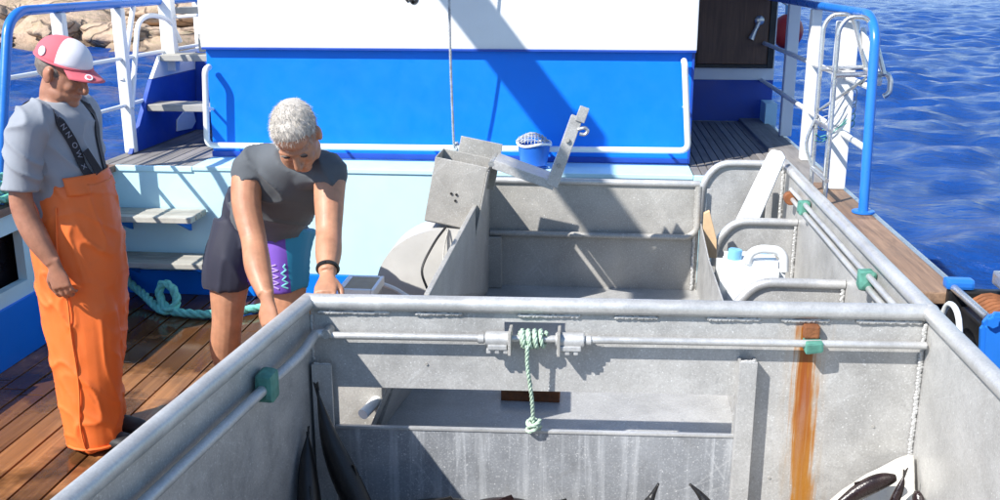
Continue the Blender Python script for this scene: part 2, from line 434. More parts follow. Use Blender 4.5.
# ------------------------------------------------------------------ rocky shore
def rock_mat():
    t = NT('pink_granite')
    a = t.ramp(t.noise(.45, 9, .68), [(.26, (.20, .15, .10)), (.40, (.46, .33, .23)), (.6, (.58, .42, .30)), (.75, (.66, .52, .41))])
    li = t.ramp(t.noise(.9, 8, .75, dist=1), [(.5, 0), (.68, .65)])
    a = t.mix(li, a, (.24, .23, .11))
    s2 = t.n('ShaderNodeSeparateXYZ'); g = t.n('ShaderNodeNewGeometry'); t.l(g.outputs['Position'], s2.inputs[0])
    tide = t.ramp(t.math('ADD', s2.outputs['Z'], t.math('MULTIPLY', t.noise(.8, 5), .5)), [(.0, 1), (.02, 1)])
    zz = t.math('ADD', s2.outputs['Z'], t.math('MULTIPLY', t.noise(.6, 5), .6))
    tm = t.ramp(t.math('ADD', zz, .9), [(.22, 1), (.5, 0)])
    a = t.mix(t.math('MULTIPLY', tm, .6), a, (.10, .07, .05))
    vc = t.n('ShaderNodeTexVoronoi', feature='DISTANCE_TO_EDGE'); vc.inputs['Scale'].default_value = .55
    mpv = t.n('ShaderNodeMapping'); mpv.inputs['Scale'].default_value = (1, .6, 1.6); wv = t.n('ShaderNodeVectorMath', operation='ADD'); nz = t.n('ShaderNodeTexNoise'); nz.inputs['Scale'].default_value = .8
    t.l(t.tc.outputs['Object'], nz.inputs['Vector']); t.l(t.tc.outputs['Object'], wv.inputs[0]); t.l(nz.outputs['Color'], wv.inputs[1]); t.l(wv.outputs[0], mpv.inputs['Vector']); t.l(mpv.outputs[0], vc.inputs['Vector'])
    ck = t.ramp(vc.outputs['Distance'], [(.012, 1), (.04, 0)])
    a = t.mix(t.math('MULTIPLY', ck, .7), a, (.11, .075, .055))
    t.set(col=a, rough=.85); t.bump(t.math('SUBTRACT', t.noise(2.2, 10, .7), t.math('MULTIPLY', ck, .5)), .8, .25)
    return t.m
MAT['rock'] = rock_mat()
def shore():
    bm = bmesh.new(); nx, ny = 170, 70; g = []
    for j in range(ny):
        row = []
        for i in range(nx):
            x = -62 + 56 * i / (nx - 1); t = j / (ny - 1); y = 36 + 50 * t ** 1.5
            sh = 39.2 + 2.4 * noise.noise(V((x * .14, 0, 3))) + (1.8 if x > -15 else 0) + max(0, x + 17) * 1.6
            d = y - sh
            z = -1.7 + .42 * max(-2, d) if d < 2 else -.86 + .17 * (d - 2)
            p = V((x, y, 0))
            c = noise.voronoi(V((x * .22 + .15 * noise.noise(p * .5), y * .13, 0)))[0]; e = c[1] - c[0]
            z += min(.55, e * 3.2) * 1.3 - .3 + .5 * noise.noise(p * .22) + .14 * noise.noise(p * .9) + .06 * noise.noise(p * 2.6)
            if x > -7.5: z = -2.5
            row.append(bm.verts.new((x, y, z)))
        g.append(row)
    for j in range(ny - 1):
        for i in range(nx - 1): bm.faces.new((g[j][i], g[j][i + 1], g[j + 1][i + 1], g[j + 1][i]))
    o = link('rocky_shore', mesh_of(bm, True), 'rock'); tag(o, 'sunlit pinkish granite shore beyond the port rail', None, kind='structure')
    k = 0
    for (x, y, z, s, lab) in [(-25.6, 40.2, -.7, (1.7, 1.2, .55), 'yellowish boulder at the waterline, leftmost by the blue handrail bend'),
                         (-22.8, 41.4, -.3, (1.5, 1.1, .6), 'mossy boulder on the shore above the pink cap'),
                         (-20.3, 41.6, -.5, (3.0, 1.5, .7), 'long smooth pink boulder right of the pink cap at the waterline'),
                         (-16.3, 42.6, -.6, (2.6, 1.5, .6), 'tan boulder on the shore seen between the white stair pipes'),
                         (-27.5, 44.5, .1, (1.9, 1.2, .7), 'pale boulder high on the shore behind the blue rail corner'),
                         (-19.0, 45.2, .2, (2.6, 1.6, .7), 'cracked pink boulder on the shore behind the white rail post')]:
        bm = bmesh.new(); bmesh.ops.create_icosphere(bm, subdivisions=4, radius=1)
        for v in bm.verts:
            q = v.co.copy(); k2 = V((k * 5.1, 0, 0))
            c = noise.voronoi(q * 1.1 + k2)[0]
            v.co = V((q.x * s[0], q.y * s[1], q.z * s[2])) * (.80 + .32 * min(.6, c[1] - c[0]) + .18 * noise.noise(q * 1.4 + k2) + .05 * noise.noise(q * 4 + k2))
        b = link('boulder', mesh_of(bm, True), 'rock'); b.location = (x, y, z); b.rotation_euler = (0, 0, k * 1.3)
        tag(b, lab, 'boulder', 'boulders along the rocky shore'); k += 1
shore()

# ------------------------------------------------------------------ decks
def plank_field(parent, x0, x1, y0, y1, z, wd, mat, gap=.006, lens=(1.6, 2.6), th=.03):
    n = int(round((x1 - x0) / wd)); pool = {}
    for i in range(n):
        y = y0 - random.uniform(0, 1.2) if lens else y0
        while y < y1:
            L = random.uniform(*lens) if lens else y1 - y0
            a, b = max(y, y0), min(y + L, y1); y += L
            if b - a < .15: continue
            key = round(b - a, 1)
            L2 = b - a - .004
            if key not in pool:
                bm = bmesh.new(); add_box(bm, (gap / 2, 0, 0), (wd - gap / 2, 1, th), .0025); pool[key] = mesh_of(bm)
                pool[key].materials.append(MAT[mat])
            o = link('plank', pool[key], None, parent)
            o.location = (x0 + i * wd, a, z - th + random.uniform(-.0008, .0008)); o.scale = (1, L2, 1)
wd_deck = box('work_deck', (-3.0, -.6, -.12), (1.1, 5.85, -.022), 'caulk'); tag(wd_deck, 'wet brown planked work deck', None, kind='structure')
plank_field(wd_deck, -3.0, 1.09, -.6, 5.85, 0, .128, 'deck', gap=.011)
fd = box('foredeck', (-3.1, 5.86, .70), (1.36, 9.4, .798), 'caulk'); tag(fd, 'weathered grey planked raised deck', None, kind='structure')
plank_field(fd, -3.1, -2.46, 5.862, 9.4, .82, .08, 'deck_grey', lens=None)
plank_field(fd, .58, 1.36, 5.862, 8.2, .82, .052, 'deck_grey', lens=None)

# ------------------------------------------------------------------ hull sides, bulwarks
hl = thing('boat_hull', 'blue boat hull sides under the bulwarks at the waterline', 'hull', (-.87, 3, -1.5))
plate('side_plate', [(-3.13, -2, .30), (-3.13, 4.1, .30), (-3.13, 4.1, .78), (-3.13, 9.5, .78), (-3.0, 9.5, -1.6), (-3.0, -2, -1.6)], .06, (-1, 0, 0), 'blue_dark_and_shaded', hl)
plate('side_plate', [(1.37, -2, .655), (1.37, 3.6, .655), (1.37, 3.6, .785), (1.37, 9.5, .785), (1.27, 9.5, -1.6), (1.27, -2, -1.6)], .06, (1, 0, 0), 'blue_dark_and_shaded', hl)
plate('bow_plate', [(-3.05, 9.5, .82), (1.36, 9.5, .82), (1.3, 9.5, -1.6), (-3, 9.5, -1.6)], .06, (0, 1, 0), 'blue_dark_and_shaded', hl)
plate('stern_plate', [(-3.05, -2.0, .5), (1.36, -2.0, .5), (1.3, -2.0, -1.6), (-3, -2.0, -1.6)], .06, (0, -1, 0), 'blue_dark_and_shaded', hl)
box('after_deck', (-3.05, -2, -.1), (1.3, -.6, 0), 'deck', hl)

bl = thing('port_bulwark', 'pale blue inner bulwark with freeing port behind the man in orange', 'bulwark', (-3.0, 3, 0))
def bm_map(u, v, s): return V((-3.0 - .05 * s, u, v))
holes('inner_panel', [4.1, 4.2, 4.84, 5.84], [.30, .39, .67, .775], lambda i, j: j == 1 and i == 1, bm_map, 'pale_blue', bl)
box('blue_base', (-3.06, -.6, .0), (-2.985, 5.84, .31), 'blue', bl)
box('outer_skin', (-3.13, 4.1, .0), (-3.11, 5.84, .78), 'recess_shade', bl)  # near-black colour paints the dark seen through the freeing port
box('cap_board', (-3.16, 4.08, .785), (-2.95, 5.86, .825), 'gunwale', bl)
box('low_cap_board', (-3.16, -.6, .312), (-2.97, 4.08, .35), 'gunwale', bl)  # unseen bulwark section, shaped low so its shadow leaves the deck sunlit
for yy in (5.1,): box('stanchion', (-3.0, yy, .3), (-2.93, yy + .06, .782), 'pale_blue', bl)

gw = thing('starboard_gunwale', 'brown wooden gunwale board outside the bin along the starboard side', 'gunwale', (1.25, 3, 0))
yb = [3.60, 4.75, 5.62, 8.3]
box('winch_bed', (1.15, -.6, .66), (1.42, 3.596, .70), 'black', gw)
for a, b in zip(yb, yb[1:]): box('board', (1.145, a + .004, .80), (1.335, b - .004, .845), 'gunwale' if b < 6 else 'deck_grey', gw, .006)
box('bulwark_plate', (1.15, -.6, -.1), (1.2, 5.84, .655), 'blue', gw)
box('rubbing_strip', (1.337, 3.6, .79), (1.375, 8.3, .835), 'steel', gw, .01)

# ------------------------------------------------------------------ bulkhead with steps
bk = thing('bulkhead', 'pale blue bulkhead at the break of the raised deck behind the bent man', 'bulkhead', (-.9, 5.85, 0))
box('panel', (-3.0, 5.85, .155), (1.14, 5.858, .818), 'pale_blue', bk, .001)
box('base_band', (-3.0, 5.835, .0), (1.14, 5.858, .152), 'blue', bk)
box('ledge', (-2.46, 5.84, .80), (.575, 6.195, .826), 'pale_blue', bk)
box('edge_strip', (-3.0, 5.838, .79), (-2.463, 5.861, .824), 'pale_blue', bk)
box('edge_strip', (.578, 5.838, .79), (1.14, 5.861, .824), 'pale_blue', bk)
for (z, x0, x1, lab) in [(.56, -2.97, -2.39, 'upper grey slatted step fixed to the pale blue bulkhead'), (.275, -2.95, -2.33, 'lower grey slatted step near the turquoise rope')]:
    st = thing('step_tread', lab, 'step', (-2.65, 5.7, z), 'steps on the bulkhead')
    for k in range(3): box('slat', (x0, 5.59 + k * .085, z - .035), (x1, 5.59 + k * .085 + .076, z), 'tread', st, .005)
    for xx in (x0 + .08, x1 - .12): plate('bracket', [(xx, 5.833, z - .036), (xx, 5.62, z - .036), (xx, 5.833, z - .14)], .02, (1, 0, 0), 'blue', st)

# ------------------------------------------------------------------ deckhouse
dh = thing('deckhouse', 'large blue and white deckhouse on the raised deck', 'deckhouse', (-.95, 6.2, .82))
box('lower_wall', (-2.46, 6.2, .828), (.575, 9.3, 1.515), 'blue', dh, .006)
box('upper_wall', (-2.478, 6.165, 1.515), (.59, 9.3, 2.6), 'white', dh, .012)
box('seam_strip', (-2.47, 6.158, 1.508), (.585, 6.2, 1.522), 'blue_dark_and_shaded', dh, .002)
box('base_strip', (-2.463, 6.185, .827), (.572, 6.199, .862), 'blue_dark_and_shaded', dh, .002)
box('corner_strip', (.566, 6.188, .83), (.582, 6.21, 1.507), 'blue_dark_and_shaded', dh, .003)
# door recess to starboard
box('recess_lower_wall', (.58, 8.2, .82), (1.395, 8.28, 1.15), 'blue_dark_and_shaded', dh)  # recess shadow painted into this wall as a darker blue
box('recess_band', (.58, 8.192, 1.15), (1.395, 8.28, 1.25), 'white', dh)
box('recess_upper_wall', (.58, 8.205, 1.25), (1.395, 8.28, 2.028), 'white', dh)
box('shade_canopy', (.595, 6.0, 2.03), (1.40, 8.5, 2.08), 'white', dh)  # unseen overhang, added to hold the door recess in shadow
dr = box('door', (.785, 8.175, 1.275), (1.33, 8.20, 1.99), 'door', dh)
for a, b in [((.735, 8.165, 1.245), (.783, 8.204, 2.02)), ((1.332, 8.165, 1.245), (1.38, 8.204, 2.02)), ((.784, 8.165, 1.245), (1.331, 8.204, 1.273))]:
    box('door_frame', a, b, 'black', dh, .003)
ha = V((1.245, 8.155, 1.60)); hb = V((1.19, 8.14, 1.47))
bm = bmesh.new(); add_tube(bm, [ha, ha.lerp(hb, .5), hb], [.02, .017, .027], 10); add_ell(bm, ha + V((.005, .01, .015)), (.04, .02, .04))
shade(link('handle', mesh_of(bm), 'steel', dr))
box('step_box', (1.30, 7.9, .82), (1.39, 8.15, 1.0), 'pale_blue', dh)
# handrail pipe with stand-offs
hr = thing('house_handrail', 'white U-shaped pipe handrail on the blue deckhouse wall', 'handrail', (-.95, 6.1, .9))
yr = 6.09
tube('pipe', [(-2.43, 6.16, 1.40), (-2.43, yr, 1.39), (-2.455, yr, .915), (.56, yr, .93), (.515, yr, 1.45), (.515, 6.16, 1.46)], .019, 'white', hr, fil=.05)
for xx in (-2.3, -1.6, -1.02, -.3, .45): cyl('standoff', (xx, yr, .922), (xx, 6.2, .90), .009, 'white', hr, 8, bev=0)
cyl('standoff', (-2.44, yr, 1.15), (-2.44, 6.2, 1.13), .009, 'white', hr, 8, bev=0); cyl('standoff', (.53, yr, 1.2), (.53, 6.2, 1.18), .009, 'white', hr, 8, bev=0)
# painted black letter feet at the top of the frame
lt = thing('painted_lettering', 'black painted letter strokes high on the white deckhouse wall', 'lettering', (-1.14, 6.163, 1.8))
for pts, r in [([(-1.175, 0, 1.88), (-1.165, 0, 1.82), (-1.15, 0, 1.80)], .008), ([(-1.14, 0, 1.82), (-1.128, 0, 1.797), (-1.105, 0, 1.80), (-1.09, 0, 1.85)], .010), ([(-1.118, 0, 1.83), (-1.125, 0, 1.79)], .007)]:
    bm = bmesh.new()
    q = spline(pts, 5)
    for a, b in zip(q, q[1:]):
        d = (b - a).normalized(); s = V((-d.z, 0, d.x)) * r
        add_plate(bm, [V((p.x, 6.1632, p.z)) for p in (a + s, b + s, b - s, a - s)], .0015, (0, -1, 0))
    link('stroke', mesh_of(bm), 'black_paint', lt)

# hanging rope tied on the rail
hg = thing('hanging_rope', 'thin grey rope hanging down to a knot on the white handrail', 'rope', (-.88, 6.07, .92))
rope('line', [(-.83, 5.86, 3.7), (-.86, 5.9, 2.2), (-.868, 5.945, 1.6), (-.868, 6.03, 1.05), (-.868, 6.066, .93)], .008, 'rope_grey', hg, sp=6)
kn = []
for i in range(34):
    a = i / 33 * 3.4 * 2 * math.pi; kn.append(V((-.872 + .075 * i / 33 + .01 * math.sin(a * .7), yr + .031 * math.cos(a), .922 + .033 * math.sin(a))))
rope('knot', kn, .009, 'rope_grey', hg, sp=0)
tail = rope('tail', [(-.80, 6.07, .94), (-.79, 6.05, .90), (-.81, 6.04, .87)], .008, 'rope_grey', hg)

# net bucket hanging on the rail
bu = thing('blue_bucket', 'blue bucket with white rim and net hung on the white handrail', 'bucket', (-.33, 6.0, .83))
cx, cy = -.37, 5.985
bm = bmesh.new()
prof = [(.08, .85), (.100, .975), (.093, .975), (.075, .86)]
for i in range(24):
    a0, a1 = 2 * math.pi * i / 24, 2 * math.pi * (i + 1) / 24
    for (r0, z0), (r1, z1) in zip(prof, prof[1:]):
        bm.faces.new([bm.verts.new((cx + r * math.cos(a), cy + r * math.sin(a), z)) for r, z, a in ((r0, z0, a0), (r0, z0, a1), (r1, z1, a1), (r1, z1, a0))])
bmesh.ops.remove_doubles(bm, verts=bm.verts, dist=1e-5)
bmesh.ops.create_circle(bm, cap_ends=True, segments=24, radius=.084, matrix=Matrix.Translation((cx, cy, .838)))
shade(link('body', mesh_of(bm), 'bucket', bu))
tube('rim', [(cx + .101 * math.cos(t * math.pi / 12), cy + .101 * math.sin(t * math.pi / 12), .978 + .008 * math.sin(t * .7)) for t in range(25)], .008, 'plastic_white', bu, 8)
bm = bmesh.new()
for i in range(9):
    t = math.pi * i / 9
    for s in (0, 1):
        pts = []
        for j in range(13):
            u = -1 + 2 * j / 12; off = (-.08 + .02 * i)
            h = .05 * (1 - u * u) * (1 - (off / .11) ** 2)
            x, y = (u * math.sqrt(max(0, .1 ** 2 - off ** 2)), off)
            if s: x, y = y, x
            pts.append(V((cx - .01 + x, cy + y, .99 + h + .008 * noise.noise(V((i, j * .5, s))))))
        add_tube(bm, pts, .0028, 5)
o = link('net', mesh_of(bm, True), 'rope_grey', bu)

# ------------------------------------------------------------------ stairs up the port side of the house
sr = thing('stairs', 'blue sided stairs with white treads left of the deckhouse', 'stairs', (-2.75, 6.9, .82))
plate('stringer', [(-3.02, 6.22, .826), (-3.02, 6.62, 1.27), (-3.02, 8.6, 1.27), (-3.02, 8.6, .826)], .03, (-1, 0, 0), 'blue_dark_and_shaded', sr)  # shade on the inner face painted in as dark blue
plate('upper_stringer', [(-3.022, 6.63, 1.273), (-3.022, 6.80, 1.42), (-3.022, 8.6, 1.42), (-3.022, 8.6, 1.273)], .026, (-1, 0, 0), 'white', sr)
plate('back_plate', [(-3.018, 7.30, .826), (-2.482, 7.30, .826), (-2.482, 7.40, 1.40), (-3.018, 7.40, 1.40)], .02, (0, 1, 0), 'blue_dark_and_shaded', sr)  # dark blue stands in for shade on this plate
for k, (yy, zz) in enumerate([(6.50, 1.115), (6.78, 1.425), (7.06, 1.735)]): box('tread', (-3.018, yy, zz - .045), (-2.484, yy + .22, zz), 'tread', sr, .006)
plate('bright_scupper_hole', [(-3.017, 6.93, .87), (-3.017, 7.20, .85), (-3.017, 7.28, .89), (-3.017, 7.25, .97), (-3.017, 7.1, 1.0), (-3.017, 6.95, .95)], .012, (1, 0, 0), 'plastic_white', sr)  # pale plate standing in for a hole with bright light behind
tube('handrail', [(-3.02, 6.28, 1.12), (-3.05, 6.55, 1.66), (-3.03, 6.7, 1.70), (-2.98, 6.9, 1.66), (-2.96, 7.0, 1.5)], .017, 'white', sr, fil=.08)
tube('handrail', [(-3.05, 6.25, 1.30), (-3.05, 6.75, 2.2)], .017, 'white', sr)
box('newel_post', (-3.06, 6.9, 1.30), (-2.965, 6.98, 2.3), 'white', sr, .01)
tube('cross_pipe', [(-3.0, 6.94, 1.67), (-2.48, 6.95, 1.71)], .011, 'white', sr, 8)
vp = thing('vent_pipe', 'short grey vent pipe behind the upper stair tread', 'vent', (-2.80, 7.03, 1.42))
cyl('pipe', (-2.80, 7.03, 1.428), (-2.80, 7.03, 1.55), .036, 'alu_dull', vp); cyl('cap', (-2.80, 7.03, 1.55), (-2.80, 7.03, 1.575), .042, 'white', vp)

# ------------------------------------------------------------------ side railings
lr = thing('port_railing', 'blue and white pipe railing along the port side by the man in orange', 'railing', (-3.05, 5.5, .82))
tube('top_rail', [(-3.03, 4.72, .825), (-3.05, 5.04, 1.71), (-3.05, 5.16, 1.775), (-3.05, 9.2, 1.79)], .026, 'rail_blue', lr, fil=.08)
for yy, hh in ((5.55, 1.752), (6.28, 1.755), (7.6, 1.76), (8.9, 1.765)): box('post', (-3.085, yy - .03, .826), (-3.015, yy + .03, hh), 'white', lr, .012)
for zz in (1.44, 1.14): tube('bar', [(-3.05, 4.98 if zz > 1.3 else 4.84, zz), (-3.05, 6.1, zz), (-3.05, 9.2, zz)], .013, 'white', lr, 8)
rr = thing('starboard_railing', 'bright blue pipe railing with white bars along the starboard gunwale', 'railing', (1.3, 5.5, .82))
tube('top_rail', [(1.3, 4.87, .845), (1.3, 4.96, 1.70), (1.3, 5.10, 1.775), (1.3, 9.2, 1.80)], .024, 'rail_blue', rr, fil=.09)
cyl('base_flange', (1.3, 4.87, .846), (1.3, 4.87, .858), .055, 'rail_blue', rr)
for zz in (1.44, 1.15): tube('bar', [(1.3, 4.94, zz), (1.3, 9.2, zz)], .016, 'white', rr, 8)
box('post', (1.225, 5.42, .846), (1.34, 5.46, 1.73), 'white', rr, .008)
box('post', (1.27, 6.28, .846), (1.33, 6.36, 1.76), 'white', rr, .008)
box('post', (1.31, 7.26, .846), (1.39, 7.34, 1.78), 'white', rr, .008)
plate('brace', [(1.345, 5.42, 1.70), (1.345, 5.44, 1.64), (1.345, 5.02, 1.44), (1.345, 5.0, 1.47)], .02, (1, 0, 0), 'white', rr)
by = thing('red_buoy', 'round dark red buoy hanging behind the shaded white post', 'buoy', (1.53, 8.5, 1.5))
bm = bmesh.new(); add_ell(bm, (1.53, 8.5, 1.515), (.125, .125, .14), u=28, v=18); shade(link('ball', mesh_of(bm), 'red', by), 80)
cyl('neck', (1.53, 8.5, 1.63), (1.53, 8.5, 1.72), .03, 'plastic_blue', by); tube('lanyard', [(1.53, 8.5, 1.71), (1.44, 8.5, 1.76), (1.3, 8.5, 1.80)], .007, 'rope_grey', by, 6, sp=4)

# boarding ladder hung over the rail
ld = thing('boarding_ladder', 'stainless tube boarding ladder stowed upright inside the starboard rail', 'ladder', (1.15, 5.2, .85))
def ladder_side(yy, dz):
    return [(1.15, yy, .85), (1.15, yy + .02, 1.72 + dz), (1.19, yy + .02, 1.775 + dz), (1.27, yy - .0, 1.775 + dz), (1.30, yy, 1.73 + dz), (1.37, yy - .02, 1.50)]
tube('side_rail', ladder_side(5.37, -.01), .0115, 'steel', ld, fil=.05); tube('side_rail', ladder_side(5.03, -.01), .0115, 'steel', ld, fil=.05)
for zz in (.97, 1.22): tube('rung', [(1.15, 5.02, zz), (1.15, 5.38, zz)], .012, 'steel', ld, 10)
tube('hook_arm', [(1.15, 5.03, 1.49), (1.39, 5.03, 1.50), (1.41, 5.03, 1.47), (1.41, 5.03, 1.405), (1.385, 5.03, 1.39)], .013, 'steel', ld, fil=.04)
tube('hook_arm', [(1.15, 5.37, 1.49), (1.39, 5.37, 1.50)], .013, 'steel', ld)
for xx in (1.19, 1.37): tube('spreader', [(xx, 5.03, 1.492), (xx, 5.37, 1.492)], .012, 'steel', ld, 10)
tube('stay', [(1.15, 5.37, 1.25), (1.11, 5.38, 1.1), (1.15, 5.37, .97)], .009, 'steel', ld, 8, sp=4)
tube('stay', [(1.16, 5.36, 1.28), (1.30, 5.03, 1.48)], .008, 'steel', ld, 8)
tw = thing('net_twine', 'thin green twine wound round the white post and ladder', 'twine', (1.25, 5.4, 1.1))
for k in range(5):
    bm = bmesh.new(); z0 = 1.12 + k * .035
    q = [V((1.14 + .015 * random.random(), 5.35, z0)), V((1.2, 5.40, z0 - .06 + .05 * random.random())), V((1.27, 5.405, z0 + .07 * random.random())), V((1.35, 5.44, z0 + .09 + .04 * random.random())), V((1.355, 5.48, z0 + .05)), V((1.2, 5.48, z0))]
    add_tube(bm, spline(q, 6), .0028, 5); link('strand', mesh_of(bm, True), 'twine' if k < 2 else 'rope_grey', tw)

# ------------------------------------------------------------------ front fish bin
SL = .0404
def fy(x): return 3.105 + SL * (x + .938)
def W(p): return V((p[0], p[1] + fy(p[0]), p[2]))      # rear-wall frame: y measured from the wall plane
fb = thing('fish_bin', 'large open aluminium fish bin in the foreground with rust streak', 'fish bin', (0, 2, 0))
xs = [-.938, -.857, -.287, -.085, .483, 1.085]; zs = [.06, .10, .60, .775, .846, .885]
holes('rear_wall', xs, zs, lambda i, j: (j == 1 and 1 <= i <= 3) or (j == 3 and i == 2), lambda u, v, s: W((u, .006 * s, v)), 'alu_rust', fb)
def lx(y): return -.938 - .0962 * (3.105 - y)
plate('left_wall', [(lx(3.10), 3.10, .06), (lx(3.10), 3.10, .885), (lx(.8), .8, .885), (lx(.8), .8, .06)], .006, (-1, -.09, 0), 'alu', fb)
plate('right_wall', [(1.088, 3.187, .06), (1.088, 3.187, .885), (1.088, .8, .885), (1.088, .8, .06)], .006, (1, 0, 0), 'alu', fb)
box('front_wall', (-1.155, .79, .06), (1.088, .798, .885), 'alu', fb, .001)
box('floor', (-1.15, .80, .04), (1.088, 3.18, .058), 'alu_dull', fb, .001)
RZ = .905; rp = .0275
def pipe_top(name, a, b): return tube(name, [a, b], rp, 'pipe', fb, 20)
pipe_top('rear_rail', W((-.938, 0, RZ)), W((1.092, 0, RZ)))
tube('left_rail', [W((-.945, .01, RZ)), (lx(.8), .8, RZ), (lx(.8) + .02, .78, RZ)], rp, 'pipe', fb, 20)
tube('right_rail', [(1.092, .8, RZ), (1.092, 3.19, RZ)], rp, 'pipe', fb, 20)
tube('front_rail', [(-1.155, .79, RZ), (1.09, .79, RZ)], rp, 'pipe', fb, 20)
bm = bmesh.new(); add_ell(bm, W((-.942, .003, RZ)), (rp * 1.02,) * 3); shade(link('rail_elbow', mesh_of(bm), 'pipe', fb), 80)
bm = bmesh.new(); add_ell(bm, W((1.092, .0, RZ)), (rp * 1.1,) * 3); shade(link('rail_elbow', mesh_of(bm), 'weld', fb), 80)
for a, b in [(-.91, -.70), (-.58, -.40), (-.24, -.05), (.08, .24), (.38, .56), (.62, .78), (.86, 1.05)]:
    bead('weld_bead', W((a, -.008, .872)), W((b + random.uniform(-.03, .03), -.006, .872)), .0095, 'weld', fb)
bead('weld_bead', W((1.079, -.008, .865)), W((1.079, -.008, .06)), .0105, 'weld', fb, dirn=(1, 0, 0))
bead('weld_bead', (lx(3.08) + .006, 3.095, .86), (lx(3.08) + .006, 3.095, .06), .008, 'weld', fb, dirn=(1, 0, 0))
# gate, guides
gate = holes('gate_panel', [-.868, .496], [.07, .464], lambda i, j: False, lambda u, v, s: W((u, -.022 + .008 * s, v)), 'gate', fb)
box('top_lip', (-.866, -.026, .456), (.494, -.010, .4665), 'pipe', gate, .002, W)
def guide(x0, x1, zt):
    bm = bmesh.new()
    add_box(bm, (x0, -.052, .06), (x1, -.042, zt), .002, W); add_box(bm, (x0, -.042, .06), (x0 + .009, -.001, zt - .003), .001, W)
    add_box(bm, (x1 - .009, -.042, .06), (x1, -.001, zt - .003), .001, W) if x0 > 0 else None
    g = link('gate_guide', mesh_of(bm), 'alu', fb); bead('weld_bead', W((x0 + .008, -.045, zt)), W((x1 - .008, -.045, zt)), .007, 'weld', g)
guide(-.93, -.862, .70); guide(.487, .545, .74)
# locking rod and latch
ZR = .803
tube('lock_rod', [W((-.88, -.045, ZR)), W((1.075, -.045, ZR + .005))], .0125, 'pipe', fb, 12)
for a, b in [(-.345, -.262), (-.115, -.02)]:
    s = cyl('latch_sleeve', W((a, -.047, ZR)), W((b, -.047, ZR)), .026, 'weld', fb, 14)
    box('latch_lug', (a + .01, -.075, ZR - .03), (b - .01, -.02, ZR - .012), 'weld', fb, .004, W)
    for k in range(3): box('latch_tooth', (a + .005 + k * .028, -.071, ZR - .044), (a + .02 + k * .028, -.05, ZR - .028), 'weld', fb, .003, W)
for xx in (-.268, -.108): box('latch_flange', (xx, -.085, ZR - .045), (xx + .010, -.003, ZR + .035), 'alu_dull', fb, .002, W)
cyl('latch_end_cap', W((-.37, -.047, ZR)), W((-.347, -.047, ZR)), .017, 'weld', fb, 12); cyl('latch_end_cap', W((-.018, -.047, ZR)), W((.004, -.047, ZR)), .017, 'weld', fb, 12)
# rod along the left wall with bent end
tube('side_lock_rod', [W((-.868, -.05, .812)), W((-.91, -.055, .812)), (lx(2.88) + .05, 2.90, .80), (lx(2.7) + .035, 2.7, .79), (lx(.9) + .035, .9, .79)], .0165, 'pipe', fb, 12, fil=.06)
cyl('rod_boss', W((-.872, -.005, .812)), W((-.872, -.068, .812)), .017, 'alu_dull', fb)
def pad(x0, y0, z0, x1, y1, z1, parent, f=None):
    bm = bmesh.new(); add_box(bm, (x0, y0, z0), (x1, y1, z1), .016 if f is None else .008, f)
    for v in bm.verts: v.co += V((noise.noise(v.co * 30), noise.noise(v.co * 30 + V((5, 0, 0))), noise.noise(v.co * 30 + V((0, 5, 0))))) * .008
    return link('clamp_pad', mesh_of(bm), 'green_pad', parent)
pad(lx(2.66) + .005, 2.62, .745, lx(2.66) + .062, 2.70, .835, fb)
pad(.690, -.075, .783, .748, -.003, .818, fb, W)
box('clamp_bracket', (.69, -.035, .819), (.740, -.002, .862), 'rust', fb, .006, W)
for xx, zz in [(-.55, .69), (-.2, .63), (.62, .30), (.95, .50)]: cyl('rivet', W((xx, .001, zz)), W((xx, -.004, zz)), .005, 'alu_dull', fb, 8, bev=0)

# rope lashing on the rod
la = thing('green_lashing', 'pale green rope lashed round the latch rod and tied to the gate', 'rope', W((-.19, -.05, .51)))
c = []
for i in range(70):
    a = i / 69 * 6.3 * 2 * math.pi; c.append(W((-.235 + .085 * i / 69 + .006 * math.sin(a * .37), -.047 + .022 * math.cos(a), ZR + .024 * math.sin(a))))
rope('wrap', c, .0075, 'rope_pale', la, sp=0)
c = []
for i in range(40):
    a = i / 39 * 3.2 * 2 * math.pi; c.append(W((-.225 + .065 * i / 39, -.047 + .029 * math.cos(a + 1), ZR + .002 + .029 * math.sin(a + 1))))
rope('overwrap', c, .007, 'rope_pale', la, sp=0)
rope('hanging_end', [W((-.205, -.078, ZR - .01)), W((-.204, -.075, .72)), W((-.19, -.06, .60)), W((-.185, -.04, .50))], .007, 'rope_pale', la)
c = []
for i in range(44):
    a = i / 43 * 4 * 2 * math.pi; rr_ = .019 + .004 * math.sin(a * .6)
    c.append(W((-.184 + rr_ * math.cos(a), -.036 + rr_ * math.sin(a) * .8, .475 + .03 * i / 43 + .008 * math.sin(a * 1.3))))
rope('knot', c, .007, 'rope_pale', la, sp=0)

# ------------------------------------------------------------------ rear sorting bin
rb = thing('sorting_bin', 'empty aluminium sorting bin behind the foreground fish bin', 'fish bin', (0, 4.3, 0))
box('rear_wall', (-.64, 5.23, .28), (.559, 5.236, .885), 'alu_dull', rb, .001)
tube('rear_rail', [(-.57, 5.23, .90), (.55, 5.23, .90)], .018, 'pipe', rb, 14)
tube('inner_rail', [(-.555, 5.205, .615), (.50, 5.205, .615), (.545, 5.205, .655), (.545, 5.21, .89)], .017, 'alu_dull', rb, 12, fil=.05)
plate('left_wall', [(-.558, 5.228, .27), (-.558, 5.228, .90), (-.558, 3.22, .90), (-.84, 3.22, .24)], .006, (-1, 0, 0), 'alu_dull', rb)
box('left_edge', (-.572, 3.22, .895), (-.552, 5.226, .907), 'alu_dull', rb)
plate('gusset', [(-.93, 3.30, .24), (-.93, 3.30, .68), (-.64, 3.30, .70), (-.80, 3.30, .24)], .006, (0, 1, 0), 'alu_dull', rb)
